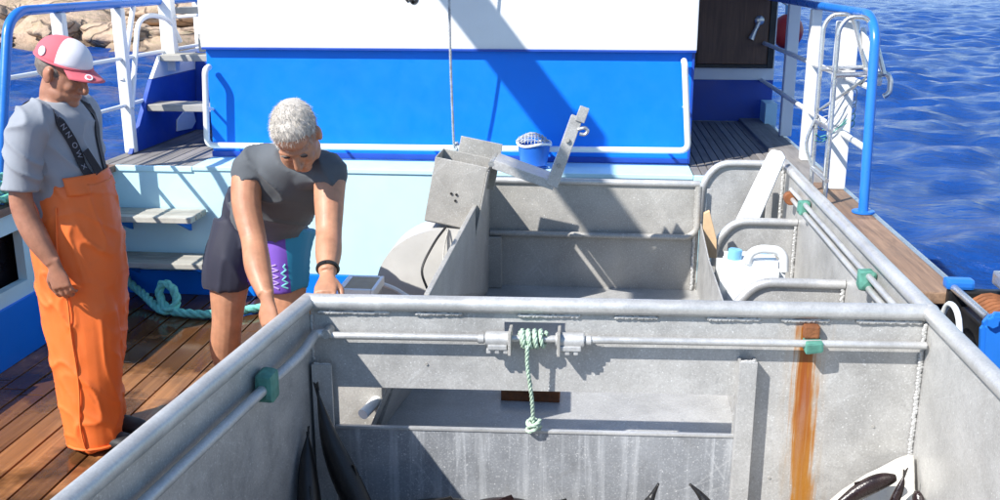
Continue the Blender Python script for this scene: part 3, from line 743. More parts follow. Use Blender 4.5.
tube('outer_pipe', [(-.80, 3.215, .45), (-.66, 3.6, .52)], .02, 'plastic_white', rb, 10)
plate('floor', [(-.60, 5.24, .315), (.565, 5.24, .315), (.575, 3.2, .255), (-.84, 3.2, .255)], .01, (0, 0, -1), 'alu', rb)
box('corner_post', (-.60, 5.17, .315), (-.49, 5.228, .60), 'alu_dull', rb)
bead('weld_bead', (.535, 5.222, .88), (.535, 5.222, .32), .011, 'weld', rb, dirn=(1, 0, 0))
plate('divider', [(.562, 5.24, .25), (.562, 5.24, .70), (.56, 4.75, .62), (.575, 3.25, .55), (.575, 3.25, .22)], .006, (1, 0, 0), 'alu', rb)
plate('right_wall', [(1.088, 5.80, .15), (1.088, 5.80, .885), (1.088, 3.196, .885), (1.088, 3.196, .15)], .006, (1, 0, 0), 'alu', rb)
tube('right_rail', [(1.092, 3.20, RZ), (1.092, 5.83, RZ)], rp, 'pipe', rb, 20)
tube('lock_rod', [(1.055, 3.21, .845), (1.055, 5.40, .845)], .0125, 'pipe', rb, 12)
tube('lock_rod', [(1.058, 3.21, .797), (1.058, 5.40, .797)], .0125, 'pipe', rb, 12)
cyl('rusty_end_bolt', (1.05, 5.36, .80), (1.05, 5.42, .80), .034, 'rust', rb)
pad(1.025, 5.02, .79, 1.084, 5.08, .86, rb); pad(1.02, 3.78, .785, 1.084, 3.845, .862, rb)
box('drain_block', (-.36, 3.78, .272), (-.12, 3.87, .325), 'rust', rb)
def hoop(y, xl, xr, zt, zb, r, fl):
    tube('partition_rail', [(xl - .01, y, zb), (xl, y, zt - .12), (xl + .09, y, zt), (xr, y, zt)], r, 'pipe', rb, 14, fil=fl)
    plate('partition', [(xl + .005, y + .004, zb - .3), (xl + .005, y + .004, zt - .14), (xl + .05, y + .004, zt - .03), (xl + .11, y + .004, zt - .002), (xr, y + .004, zt - .002), (xr, y + .004, zb - .3)], .006, (0, 1, 0), 'alu', rb)
    bead('weld_bead', (1.078, y - .008, zt - .02), (1.078, y - .008, zb - .2), .012, 'weld', rb, dirn=(1, 0, 0))
hoop(5.79, .622, 1.085, .912, .55, .021, .12); hoop(5.33, .664, 1.085, .68, .43, .021, .12); hoop(4.24, .62, 1.085, .672, .52, .021, .14)
box('side_floor', (.58, 3.2, .17), (1.085, 5.79, .185), 'alu_dull', rb, .001)
box('upright_strip', (.598, 5.30, .55), (.625, 5.312, .86), 'alu', rb)
box('upright_strip', (.985, 5.74, .3), (1.015, 5.752, .80), 'alu', rb); box('upright_strip', (.93, 5.75, .3), (.955, 5.762, .86), 'alu_dull', rb)

wb = plate('wooden_wedge', [(.572, 5.18, .52), (.572, 5.18, .76), (.60, 5.18, .775), (.645, 5.18, .62), (.65, 5.18, .52)], .03, (0, -1, 0), 'ply_pale')
tag(wb, 'small pale wooden wedge beside the sorting bin corner', 'wood')
# leaning white board
wbd = plate('white_board', [V((.675, 5.45, .40)), V((.818, 5.45, .40)), V((1.052, 5.62, .975)), V((1.03, 5.63, 1.01)), V((.975, 5.63, 1.02)), V((.955, 5.62, 1.0))], .022, (0, -.95, .3), 'plastic_white', None, .006)
tag(wbd, 'thick white plastic board leaning across the rounded rail', 'board')

# jug
jg = thing('plastic_jug', 'white plastic jug with blue caps lying in the side compartment', 'jug', (.75, 4.6, .2))
bm = bmesh.new()
add_box(bm, (.60, 4.56, .186), (.90, 4.80, .665), 0)
bmesh.ops.bevel(bm, geom=bm.edges[:], offset=.035, segments=4, affect='EDGES')
shade(link('body', mesh_of(bm), 'plastic_white', jg), 60)
tube('handle', [(.72, 4.60, .655), (.735, 4.60, .705), (.78, 4.60, .725), (.86, 4.60, .72), (.89, 4.60, .69), (.895, 4.60, .62)], .021, 'plastic_white', jg, 12, fil=.03)
cyl('cap', (.665, 4.63, .66), (.67, 4.63, .712), .033, 'plastic_blue', jg, 20); cyl('small_cap', (.79, 4.74, .66), (.87, 4.74, .685), .02, 'plastic_blue', jg, 14)
box('label_mark', (.735, 4.557, .495), (.765, 4.561, .50), 'black_paint', jg, 0)

# ------------------------------------------------------------------ hopper, bracket arm and motor cover beside the bin
def rotated(pts, o, ang, ax='Y'):
    M = Matrix.Rotation(R(ang), 3, ax); return [M @ (V(p)) + V(o) for p in pts]
hp = thing('hopper', 'tilted grey sheet metal hopper box at the corner of the sorting bin', 'hopper', (-.65, 4.65, .75))
o = V((-.655, 4.6, .955))
def HB(a, b, name, mat='alu_dull', bev=.003):
    bm = bmesh.new(); add_box(bm, a, b, bev, lambda c: Matrix.Rotation(R(11), 3, 'Y') @ c + o); return link(name, mesh_of(bm), mat, hp)
HB((-.126, 0, -.155), (.126, .006, .158), 'front_plate'); HB((-.126, .006, -.155), (-.120, .24, .158), 'side_plate'); HB((.120, .006, -.155), (.126, .30, .14), 'side_plate')
HB((-.126, .24, -.155), (.126, .246, .158), 'rear_plate'); HB((-.126, .006, -.161), (.126, .246, -.1555), 'bottom_plate')
HB((-.05, .25, .0), (.16, .258, .235), 'back_board')
HB((.127, -.01, -.30), (.134, .05, .14), 'edge_plate')
for dx, dz in ((-.02, .0), (.005, -.03), (.005, .0)): cyl('bolt', Matrix.Rotation(R(11), 3, 'Y') @ V((dx, 0, dz)) + o, Matrix.Rotation(R(11), 3, 'Y') @ V((dx, -.006, dz)) + o, .006, 'black', hp, 8, bev=0)
cyl('leg', (-.675, 4.66, .60), (-.66, 4.66, .82), .022, 'pipe', hp)
tube('cable', [(-.70, 4.58, .80), (-.745, 4.50, .74), (-.79, 4.42, .64), (-.77, 4.40, .56), (-.74, 4.39, .52)], .006, 'black', hp, 8, sp=6)
tube('cable', [(-.69, 4.58, .79), (-.70, 4.50, .70), (-.69, 4.42, .60)], .004, 'alu_dull', hp, 8, sp=6)

ba = thing('bracket_arm', 'L-shaped grey metal channel arm standing out over the sorting bin', 'bracket', (-.3, 4.75, .9))
o2 = V((-.455, 4.62, 1.10))
def AB(a, b, name, ang, org, mat='alu', bev=.003):
    bm = bmesh.new(); add_box(bm, a, b, bev, lambda c: Matrix.Rotation(R(ang), 3, 'Y') @ c + org); return link(name, mesh_of(bm), mat, ba)
AB((-.02, 0, -.030), (.285, .006, .012), 'arm_web', 19, o2); AB((-.02, .006, .006), (.285, .20, .012), 'arm_flange', 19, o2); AB((-.02, .20, -.03), (.285, .206, .012), 'arm_web', 19, o2)
o3 = V((-.20, 4.615, 1.00))
AB((-.028, 0, 0), (.028, .006, .35), 'upright_web', 19, o3); AB((.022, .006, 0), (.028, .12, .37), 'upright_flange', 19, o3); AB((-.028, .006, 0), (-.022, .12, .33), 'upright_flange', 19, o3)
AB((-.005, -.008, .33), (.04, .02, .40), 'end_block', 19, o3)
tube('eye_hook', [o3 + V((.115, .0, .27)), o3 + V((.15, 0, .28)), o3 + V((.165, 0, .265)), o3 + V((.15, 0, .245)), o3 + V((.125, 0, .25))], .008, 'steel', ba, 8, fil=.015)
cyl('bolt', o3 + V((.07, -.014, .22)), o3 + V((.07, .0, .22)), .012, 'alu_dull', ba, 8); cyl('bolt', o3 + V((.03, -.014, .10)), o3 + V((.03, .0, .10)), .010, 'alu_dull', ba, 8)
cyl('hinge_pin', o2 + V((-.03, 0, -.0)), o2 + V((-.03, .2, -.0)), .016, 'steel', ba)

mc = thing('motor_cover', 'rounded pale grey motor cover beside the sorting bin', 'cover', (-.78, 4.35, 0))
prof = [(-1.02, .02), (-1.02, .55)] + [(-1.02 + .32 - .32 * math.cos(t), .55 + .235 * math.sin(t)) for t in [math.pi / 2 * k / 12 for k in range(1, 13)]] + [(-.62, .782), (-.62, .02)]
bm = bmesh.new(); add_plate(bm, [(x, 4.42 + .5 * max(0, z - .45), z) for x, z in prof], .26, (0, 1, 0))
bmesh.ops.bevel(bm, geom=[e for e in bm.edges if e.calc_face_angle(0) > .8], offset=.035, segments=4, affect='EDGES')
shade(link('shell', mesh_of(bm), 'cover', mc), 35)
tube('lip', [(-1.02, 4.40, .575), (-.92, 4.39, .545), (-.83, 4.38, .50), (-.70, 4.38, .475)], .012, 'plastic_white', mc, 8, sp=4)
cyl('drain_hole', (-.82, 4.37, .51), (-.82, 4.356, .51), .010, 'black', mc, 10, bev=0)
ty = thing('board_tray', 'small white framed tray with tan board beside the motor cover', 'tray', (-1.03, 4.25, .5))
box('board', (-1.10, 4.16, .60), (-.975, 4.34, .612), 'tan', ty)
for a, b in [((-1.125, 4.14, .575), (-1.101, 4.36, .615)), ((-.974, 4.14, .575), (-.958, 4.36, .615)), ((-1.1, 4.341, .575), (-.975, 4.36, .615)), ((-1.1, 4.14, .575), (-.975, 4.159, .615))]: box('rim', a, b, 'plastic_white', ty, .003)
for xx in (-1.115, -.975): box('leg', (xx, 4.18, 0), (xx + .014, 4.32, .574), 'pipe', ty)

# ------------------------------------------------------------------ winch on the gunwale
wn = thing('winch', 'blue hydraulic winch with rusty drum at the right edge of the frame', 'winch', (1.35, 3.2, .85))
def wplate(y0, y1):
    bm = bmesh.new(); pts = [(1.275, .705), (1.262, .86), (1.29, .905), (1.50, .905), (1.535, .86), (1.52, .705)]
    add_plate(bm, [(x, y0, z) for x, z in pts], y1 - y0, (0, 1, 0)); bmesh.ops.bevel(bm, geom=bm.edges[:], offset=.012, segments=2, affect='EDGES')
    return link('end_plate', mesh_of(bm), 'rail_blue', wn)
wplate(3.19, 3.23)
box('rear_plate', (1.275, 3.55, .705), (1.53, 3.59, .87), 'black', wn, .01)
box('plate_top', (1.262, 3.545, .872), (1.36, 3.60, .91), 'rail_blue', wn, .012)
for (x, z) in [(1.288, .88), (1.288, .735), (1.505, .88), (1.505, .735)]:
    cyl('tie_bar', (x, 3.23, z), (x, 3.55, z), .014, 'steel', wn, 12); cyl('nut', (x, 3.172, z), (x, 3.191, z), .02, 'rail_blue', wn, 6, bev=.002)
cyl('drum', (1.40, 3.235, .80), (1.40, 3.545, .80), .055, 'black', wn, 20)
for k in range(9): tube('cable_turn', [(1.40 + .066 * math.cos(t * math.pi / 8), 3.26 + k * .030 + .030 * t / 16, .80 + .066 * math.sin(t * math.pi / 8)) for t in range(17)], .0125, 'rust', wn, 6)
cyl('hub', (1.40, 3.145, .80), (1.40, 3.19, .80), .035, 'rust', wn, 16); cyl('hub_ring', (1.40, 3.16, .80), (1.40, 3.189, .80), .052, 'rail_blue', wn, 16)
box('motor_block', (1.40, 3.42, .91), (1.47, 3.52, .96), 'steel', wn, .01)
box('gear_case', (1.30, 3.30, .72), (1.34, 3.50, .83), 'black', wn, .01)
box('base', (1.24, 3.12, .701), (1.55, 3.595, .705), 'black', wn, .001)
tube('guard_hoop', [(1.20, 3.40, .70), (1.20, 3.39, .81), (1.20, 3.33, .89), (1.20, 3.23, .87), (1.20, 3.16, .70)], .010, 'plastic_white', wn, 10, sp=5)

# ------------------------------------------------------------------ ropes
rope_path = [(-2.98, 5.80, .16), (-2.86, 5.72, .09), (-2.74, 5.62, .06), (-2.62, 5.50, .035), (-2.52, 5.42, .03), (-2.46, 5.45, .07), (-2.50, 5.50, .15), (-2.57, 5.52, .17), (-2.585, 5.50, .10), (-2.52, 5.45, .035), (-2.40, 5.40, .03), (-2.2, 5.40, .03), (-1.95, 5.55, .03), (-1.7, 5.62, .03), (-1.45, 5.66, .03), (-1.15, 5.60, .03)]
ro = rope('mooring_rope', rope_path, .026, 'rope_green'); tag(ro, 'thick turquoise rope lying along the wet deck with a small loop', 'rope')
c = []
for i in range(110):
    a = i / 109 * 5 * 2 * math.pi; c.append(V((-3.03 + (.07 + .03 * noise.noise(V((i * .07, 0, 0)))) * math.cos(a), 4.70 + .15 * math.sin(a), .85 + .13 * i / 109 + .015 * math.sin(a * 1.7))))
ro = rope('rope_coil', c, .02, 'rope_green', sp=0); tag(ro, 'coil of turquoise rope on the port bulwark behind the grey shirt', 'rope coil')

# ------------------------------------------------------------------ fish
def fish(name, pts, hgt, wid, mat, label, cat='fish', group='fish in the foreground bin', up=(0, 0, 1), tf=1.):
    t = thing(name, label, cat, tuple(pts[0]), group)
    P = spline(pts, 6); n = len(P); bm = bmesh.new(); secs = []
    for i, p in enumerate(P):
        u = i / (n - 1); s = max(.12, math.sin(math.pi * min(1, (u * .93 + .07)) ** .75)) if u < .97 else .14
        secs.append((p, hgt * s, wid * s, V(up)))
    add_loft(bm, secs, 14, 1)
    b = link('body', mesh_of(bm, True), mat, t)
    d = (P[-1] - P[-3]).normalized(); uu = (V(up) - d * V(up).dot(d)).normalized(); L = hgt * 1.2 * tf
    plate('tail_fin', [P[-1] - d * .01 - uu * .2 * hgt, P[-1] - d * .01 + uu * .2 * hgt, P[-1] + d * L + uu * L * .7, P[-1] + d * L * .6, P[-1] + d * L - uu * L * .7], .004, d.cross(uu), mat, t, 0)
    m = P[n // 3]; d = (P[n // 3 + 1] - P[n // 3]).normalized(); uu = (V(up) - d * V(up).dot(d)).normalized()
    plate('dorsal_fin', [m + uu * hgt * .8, m + d * hgt * 1.8 + uu * hgt * .7, m + d * hgt * 1.6 + uu * hgt * 1.12], .004, d.cross(uu), mat, t, 0)
    return t
Y3 = lambda x, d: fy(x) + d
fish('dark_fish', [(-.66, 2.86, .12), (-.77, 2.92, .30), (-.85, 2.96, .47), (-.90, 3.0, .64)], .055, .04, 'fish', 'black fish standing tail up in the left corner of the bin', tf=.3)
fish('dark_fish', [(-.86, 2.80, .12), (-.90, 2.86, .26), (-.92, 2.92, .40), (-.925, 2.96, .50)], .05, .04, 'fish', 'shorter black fish leaning on the bin wall below the tall black one', tf=.3)
pb = thing('flatfish', 'white belly of a flatfish propped in the right corner of the bin', 'fish', (1.0, 3.05, .1), 'fish in the foreground bin')
bm = bmesh.new(); kite = [(1.076, .41), (1.02, .392), (.93, .355), (.84, .305), (.76, .24), (.69, .11), (.85, .05), (1.0, .05), (1.07, .12), (1.075, .27)]
add_plate(bm, [(x, 3.155 - .6 * (.40 - z), z) for x, z in kite], .05, (0, -.85, .5))
remesh('body', bm, .010, 'belly', pb, 3, wrinkle(.010, (9, 9, 9), .010, (5, 5, 5), 2) if False else (lambda p: .008 * noise.noise(p * 11)))
fish('brown_fish', [(.985, 3.005, .405), (.93, 2.995, .392), (.87, 2.985, .36), (.80, 2.97, .31), (.70, 2.95, .25)], .030, .022, 'fish_brown', 'slim brown fish curved across the white flatfish')
fish('brown_fish', [(.93, 2.93, .24), (.972, 2.97, .32), (.998, 2.985, .39), (1.004, 2.99, .425)], .018, .014, 'fish_brown', 'thin brown fish standing beside the curved one')
fish('brown_fish', [(1.05, 2.99, .37), (1.056, 2.97, .32), (1.05, 2.94, .24)], .022, .018, 'fish_brown', 'short brown fish against the right bin wall')
rnd = random.Random(11)
spots = [(-.53, 3.0, .225, 'black fish lying at the foot of the streaked gate, leftmost'), (-.33, 3.02, .225, 'dark fish hump below the shadow edge on the gate'), (-.15, 3.02, .225, 'dark fish under the hanging green rope'), (.16, 3.0, .175, 'dark fish with raised fin at the foot of the gate'), (.36, 2.99, .18, 'dark fish with thin tail fin near the right gate guide')]
for i, (x, y, z, lab) in enumerate(spots):
    a = rnd.uniform(-.5, .5); L = rnd.uniform(.2, .28)
    fish('dark_fish', [(x - L * math.cos(a), y - .10 - L * .4 * math.sin(a), z - .03), (x, y - .06, z), (x + L * .6, y - .03, z + .0), (x + L * .9, y - .01, z - .02)], .055, .045, 'fish' if i % 2 == 0 else 'fish_brown', lab)

for pts, lab in [([(.17, 2.93, .18), (.20, 2.98, .27), (.215, 3.0, .30), (.235, 3.005, .345)], 'dark fin sticking up at the foot of the gate, left of two'), ([(.44, 2.93, .20), (.40, 2.97, .28), (.37, 2.99, .32), (.335, 3.0, .352)], 'thin curved dark fin sticking up near the right gate guide')]:
    t = thing('fish_tail', lab, 'fish', pts[0], 'fish in the foreground bin'); bm = bmesh.new(); q = spline(pts, 6)
    add_loft(bm, [(p, .004 + .03 * (1 - k / (len(q) - 1)) ** 1.3, .006 + .012 * (1 - k / (len(q) - 1)), V((1, 0, 0))) for k, p in enumerate(q)], 12, 1); link('fin', mesh_of(bm, True), 'fish', t)

# ------------------------------------------------------------------ mast and boom above the frame
bo = thing('cargo_boom', 'white cargo boom overhead casting the diagonal shadow on the deckhouse', 'boom', (-2.3, 6.6, 2.6))
XB, ZB = -2.27, 3.76
tube('boom_tube', [(XB, 2.45, ZB + .02), (XB, 4.1, ZB), (XB, 6.5, ZB - .08)], .125, 'white', bo, 20)
cyl('king_post', (XB, 6.6, 2.6), (XB, 6.6, 3.95), .11, 'white', bo)
box('block', (XB + .17, 4.16, ZB - .33), (XB + .30, 4.28, ZB - .08), 'black', bo)
# ------------------------------------------------------------------ people
def skin_mat(name, c, var):
    t = NT(name)
    a = t.ramp(t.noise(14, 6, .6), [(.3, sc(c, 1 - var)), (.7, sc(c, 1 + var))])
    red = t.ramp(t.noise(9, 4), [(.5, 0), (.75, .35)])
    a = t.mix(red, a, (c[0] * .95, c[1] * .62, c[2] * .55))
    t.set(col=a, rough=.5); t.p.inputs['Subsurface Weight'].default_value = .08; t.p.inputs['Subsurface Radius'].default_value = (.01, .004, .002)
    t.bump(t.noise(120, 5), .2, .002); return t.m
MAT['skin'] = skin_mat('tanned_skin', (.44, .215, .125), .22)
MAT['skin_dark'] = skin_mat('weathered_skin', (.36, .165, .10), .28)
def cloth(name, c, rough=.85, var=.1, sheen=.1, bs=.25, scale=5):
    t = NT(name); t.set(col=t.ramp(t.noise(scale, 5), [(.3, sc(c, 1 - var)), (.7, sc(c, 1 + var))]), rough=rough, sheen=sheen)
    t.bump(t.noise(260, 3), bs, .0015); return t.m
MAT['shirt_grey'] = cloth('grey_cotton', (.27, .29, .325)); MAT['shirt_dark'] = cloth('charcoal_cotton', (.085, .095, .106), var=.15)
MAT['oilskin'] = paint('orange_oilskin', (.80, .165, .03), .55, .07, .25, (.42, .11, .04), scale=6, bscale=30, bstr=.12)
MAT['navy'] = cloth('navy_shorts', (.014, .016, .035), .7); MAT['purple'] = cloth('purple_panel', (.15, .06, .40), .6); MAT['teal'] = cloth('teal_panel', (.015, .24, .40), .6)
MAT['lilac'] = cloth('lilac_print', (.42, .30, .62), .6); MAT['mint'] = cloth('mint_print', (.2, .62, .62), .6)
MAT['cap_red'] = cloth('faded_red_cotton', (.62, .12, .15)); MAT['cap_white'] = cloth('white_cotton', (.75, .73, .76))
MAT['strap'] = cloth('black_webbing', (.016, .015, .02)); MAT['print'] = cloth('grey_print', (.28, .28, .33))
MAT['hair_base'] = cloth('grey_hair_roots', (.50, .46, .41), .6, .2, .2, .6, 60); MAT['hair_grey'] = cloth('silver_hair', (.64, .60, .54), .55, .3, .2, .6, 40); MAT['hair_dark'] = cloth('greying_hair', (.14, .11, .09), .6, .4, .2, .6, 60)
MAT['eye'] = paint('eye_dark', (.03, .02, .02), .15, .1, 0)
MAT['boot'] = paint('rubber_boot', (.012, .012, .013), .6, .2, .2)

def add_head(bm, M):
    q = M.to_3x3()
    def e(c, r, rot=None): add_ell(bm, M @ V(c), r, q @ rot if rot else q)
    e((-.012, 0, .035), (.100, .076, .090)); e((.020, 0, -.02), (.078, .066, .09)); e((.045, 0, -.065), (.05, .052, .05))
    e((.078, 0, -.098), (.022, .030, .020)); e((.078, 0, .028), (.022, .056, .014)); e((.045, 0, .06), (.045, .062, .045))
    for s in (-1, 1):
        e((.066, s * .036, -.03), (.026, .022, .024)); e((-.008, s * .077, -.012), (.022, .010, .034), Matrix.Rotation(R(-12), 3, 'Y'))
        e((-.002, s * .081, .004), (.012, .009, .018)); e((.02, s * .05, -.08), (.04, .014, .025)); e((.100, s * .012, -.040), (.010, .008, .008))
    add_loft(bm, [(M @ V((.088, 0, .022)), .010, .012, q @ V((0, 1, 0))), (M @ V((.108, 0, -.015)), .012, .012, q @ V((0, 1, 0))), (M @ V((.116, 0, -.036)), .015, .013, q @ V((0, 1, 0))), (M @ V((.100, 0, -.046)), .011, .008, q @ V((0, 1, 0)))], 12, 3)
    e((.092, 0, -.067), (.011, .025, .0055)); e((.089, 0, -.079), (.011, .022, .006))
def add_hand(bm, wrist, d, nrm, side, curl=.5, spread=.1, size=1.):
    """d: towards the fingertips, nrm: out of the back of the hand, side: thumb direction sign along d x nrm"""
    d = V(d).normalized(); nrm = V(nrm); nrm = (nrm - d * nrm.dot(d)).normalized(); s = d.cross(nrm) * side; w0 = V(wrist)
    add_loft(bm, [(w0 - d * .03, .027, .021, s), (w0 + d * .01, .03, .019, s), (w0 + d * .05 * size, .041, .016, s), (w0 + d * .088 * size, .042, .013, s)], 16, 3)
    for k, (off, L) in enumerate([(.031, .072), (.0105, .082), (-.0105, .076), (-.031, .060)]):
        p = w0 + d * (.082 if k not in (0, 3) else .078) * size + s * off; dd = (d + s * (spread * (1.5 - k) * .8)).normalized(); pts = [p - dd * .015, p]; r = [.0098, .0098]
        for seg, fr in enumerate((.44, .32, .24)):
            ang = curl * (.55 + .35 * seg); dd = (Quaternion(s, -ang) @ dd) if True else dd
            pts.append(pts[-1] + dd * L * fr * size); r.append(.0092 - .001 * seg)
        # curl must bring the tips to the palm side
        if (pts[-1] - p).dot(nrm) > 0:
            pts = [q - nrm * 2 * (q - p).dot(nrm) for q in pts]
        add_tube(bm, pts, r, 8); bmesh.ops.create_icosphere(bm, subdivisions=2, radius=r[-1], matrix=Matrix.Translation(pts[-1]))
        for a_, b_ in zip(pts[1:-1], r[1:-1]): bmesh.ops.create_icosphere(bm, subdivisions=2, radius=b_ * 1.04, matrix=Matrix.Translation(a_))
    t0 = w0 + d * .022 + s * .024 - nrm * .006; t1 = w0 + d * .052 + s * .050 - nrm * .016; t2 = w0 + d * .082 + s * .056 - nrm * .026; t3 = w0 + d * .106 + s * .050 - nrm * .034
    add_tube(bm, [t0, t1, t2, t3], [.015, .0125, .011, .0095], 8); bmesh.ops.create_icosphere(bm, subdivisions=2, radius=.0095, matrix=Matrix.Translation(t3))
def limb(bm, pts, rad, adir=(1, 0, 0), flat=1.): add_loft(bm, [(V(p), r, r * flat, V(adir)) for p, r in zip(pts, rad)], 18, 4)
def wrinkle(a1, s1, a2=0, s2=(1, 1, 1), seed=0):
    k = V((seed, seed * .7, 0))
    def f(p):
        v = a1 * noise.noise(V((p.x * s1[0], p.y * s1[1], p.z * s1[2])) + k)
        if a2:
            r_ = 1 - abs(noise.noise(V((p.x * s2[0], p.y * s2[1], (p.z + .7 * p.x + .4 * p.y) * s2[2])) + k * 2)) * 2
            v += a2 * max(0, r_) ** 5
        return v
    return f
def ribbon(name, path, width, mat, parent, tree, off, th=.003, n=40):
    """strap hugging a surface: path points snapped onto tree"""
    P = spline(path, 12); L = []
    for p in P:
        h, nn, _, _ = tree.find_nearest(p); L.append((h, nn))
    Ls = [(sum((L[j][0] for j in range(max(0, i - 3), min(len(L), i + 4))), V()) / len(range(max(0, i - 3), min(len(L), i + 4))), sum((L[j][1] for j in range(max(0, i - 3), min(len(L), i + 4))), V()).normalized()) for i in range(len(L))]
    bm = bmesh.new(); rows = []
    for i, (h, nn) in enumerate(Ls):
        t = (Ls[min(i + 1, len(Ls) - 1)][0] - Ls[max(i - 1, 0)][0]).normalized(); s = t.cross(nn).normalized()
        rows.append([bm.verts.new(h + nn * (off + dz) + s * k * width / 2) for k, dz in ((-1, 0), (1, 0), (1, th), (-1, th))])
    for a, b in zip(rows, rows[1:]):
        for k in range(4): bm.faces.new((a[k], a[(k + 1) % 4], b[(k + 1) % 4], b[k]))
    bm.faces.new(rows[0]); bm.faces.new(rows[-1][::-1])
    return link(name, mesh_of(bm), mat, parent), Ls
def tree_of(o): return BVHTree.FromPolygons([v.co.copy() for v in o.data.vertices], [tuple(p.vertices) for p in o.data.polygons])

# ---- man in orange overalls (profile, looking down to the right)
def man_orange():
    O = V((-2.125, 3.81, 0)); rot = Matrix.Rotation(R(-4), 4, 'Z'); T = Matrix.Translation(O) @ rot; Q = rot.to_3x3()
    L = lambda x, y, z: T @ V((x, y, z)); ax = Q @ V((1, 0, 0))
    p1 = thing('person', 'man in orange bib overalls, grey T-shirt and red and white cap, looking down', 'person', O)
    bm = bmesh.new()
    # trunk inside the clothes, neck, head
    add_loft(bm, [(L(0, 0, .85), .10, .13, ax), (L(0, 0, 1.05), .11, .14, ax), (L(-.01, 0, 1.3), .10, .15, ax), (L(-.015, 0, 1.43), .075, .13, ax), (L(-.018, 0, 1.475), .062, .072, ax), (L(-.012, 0, 1.52), .061, .060, ax), (L(.005, 0, 1.575), .054, .055, ax)], 20, 3)
    HM = T @ Matrix.Translation((.025, 0, 1.592)) @ Matrix.Rotation(R(-4), 4, 'Z') @ Matrix.Rotation(R(24), 4, 'Y')
    add_head(bm, HM)
    armR = [L(-.02, -.17, 1.42), L(-.03, -.22, 1.36), L(-.05, -.232, 1.22), L(-.06, -.236, 1.10), L(-.015, -.24, .98), L(.045, -.24, .875)]
    limb(bm, armR, [.048, .046, .042, .044, .046, .030])
    add_hand(bm, L(.054, -.245, .862), L(.22, -.0, -1) - L(0, 0, 0), L(.1, -1, 0) - L(0, 0, 0), 1, .55, .05)
    armL = [L(-.03, .17, 1.42), L(-.06, .225, 1.36), L(-.08, .24, 1.22), L(-.09, .24, 1.10), L(-.05, .235, .99), L(-.01, .23, .90)]
    limb(bm, armL, [.048, .046, .042, .044, .046, .029])
    add_hand(bm, L(-.006, .23, .885), L(.1, 0, -1) - L(0, 0, 0), L(.1, 1, 0) - L(0, 0, 0), -1, .55, .05)
    for s, fx in ((-1, 0.02), (1, -.01)):
        limb(bm, [L(0, s * .085, .92), L(fx * .5 + .02, s * .085, .5), L(fx, s * .085, .12)], [.085, .06, .045])
    body = remesh('body', bm, .0048, 'skin_dark', p1, 3)
    # shirt
    bm = bmesh.new()
    add_loft(bm, [(L(.0, 0, .98), .135, .165, ax), (L(.0, 0, 1.1), .140, .170, ax), (L(-.015, 0, 1.28), .122, .172, ax), (L(-.022, 0, 1.40), .108, .170, ax), (L(-.022, 0, 1.45), .085, .135, ax), (L(-.018, 0, 1.482), .069, .080, ax)], 26, 4)
    limb(bm, [L(-.02, -.10, 1.42), L(-.028, -.185, 1.395), L(-.040, -.216, 1.30), L(-.052, -.230, 1.20), L(-.056, -.234, 1.16)], [.078, .072, .066, .066, .069])
    limb(bm, [L(-.03, .11, 1.42), L(-.045, .20, 1.40), L(-.068, .236, 1.30), L(-.080, .246, 1.20), L(-.085, .25, 1.16)], [.082, .082, .078, .078, .081])
    shirt = remesh('tshirt', bm, .0075, 'shirt_grey', p1, 4, wrinkle(.004, (7, 7, 5), .013, (5, 5, 7), 3))
    # overalls
    bm = bmesh.new()
    add_loft(bm, [(L(.008, 0, 1.165), .152, .165, ax), (L(.004, 0, 1.08), .164, .178, ax), (L(.0, 0, .95), .174, .188, ax), (L(.005, 0, .80), .174, .188, ax), (L(.012, 0, .62), .155, .165, ax), (L(.014, 0, .42), .130, .13, ax), (L(.014, 0, .30), .10, .09, ax)], 28, 4)
    add_loft(bm, [(L(.0, -.065, .84), .148, .11, ax), (L(.012, -.066, .62), .158, .112, ax), (L(.02, -.068, .42), .145, .11, ax), (L(.026, -.07, .2), .125, .104, ax), (L(.028, -.072, .05), .114, .10, ax), (L(.028, -.072, .025), .112, .098, ax)], 24, 4)
    add_loft(bm, [(L(.0, .06, .84), .145, .11, ax), (L(-.01, .062, .62), .13, .105, ax), (L(-.02, .064, .42), .115, .10, ax), (L(-.028, .068, .2), .105, .095, ax), (L(-.03, .07, .06), .105, .095, ax), (L(-.03, .07, .03), .103, .094, ax)], 24, 4)
    ov = remesh('overalls', bm, .008, 'oilskin', p1, 5, (lambda p, f1=wrinkle(.009, (5, 5, 2.2), .005, (6, 6, 9), 9), f2=wrinkle(0, (1, 1, 1), .009, (9, 9, 5), 14): f1(p) + f2(p)))
    # bib front panel
    tr = tree_of(shirt); bm = bmesh.new(); rows = []
    for i in range(15):
        a = -1.05 + 2.1 * i / 14; col = []
        for j in range(8):
            z = 1.12 + .075 * j / 7
            h, nn, _, _ = tr.find_nearest(L(math.cos(a) * .2, math.sin(a) * .22, z)); h = h + nn * .014; h.z = z; col.append(h)
        rows.append(col)
    vs = [[bm.verts.new(p) for p in c_] for c_ in rows]
    for a, b in zip(vs, vs[1:]):
        for k in range(7): bm.faces.new((a[k], a[k + 1], b[k + 1], b[k]))
    bo_ = link('bib', mesh_of(bm, True), 'oilskin', p1); m = bo_.modifiers.new('s', 'SOLIDIFY'); m.thickness = .006
    to = tree_of(ov); seam = []
    for k in range(26):
        z = 1.08 - 1.03 * k / 25; h, nn, _, _ = to.find_nearest(L(.075, -.4, z)); seam.append(V((h.x, h.y, z)) + nn * .001)
    for _ in range(6): seam = [seam[0]] + [(a + b + c) / 3 for a, b, c in zip(seam, seam[1:], seam[2:])] + [seam[-1]]
    tube('side_seam', seam, .0045, 'oilskin', p1, 5)
    tube('cuff_hem', [L(.028 + .116 * math.cos(t * math.pi / 10), -.072 + .104 * math.sin(t * math.pi / 10), .04) for t in range(21)], .006, 'oilskin', p1, 8)
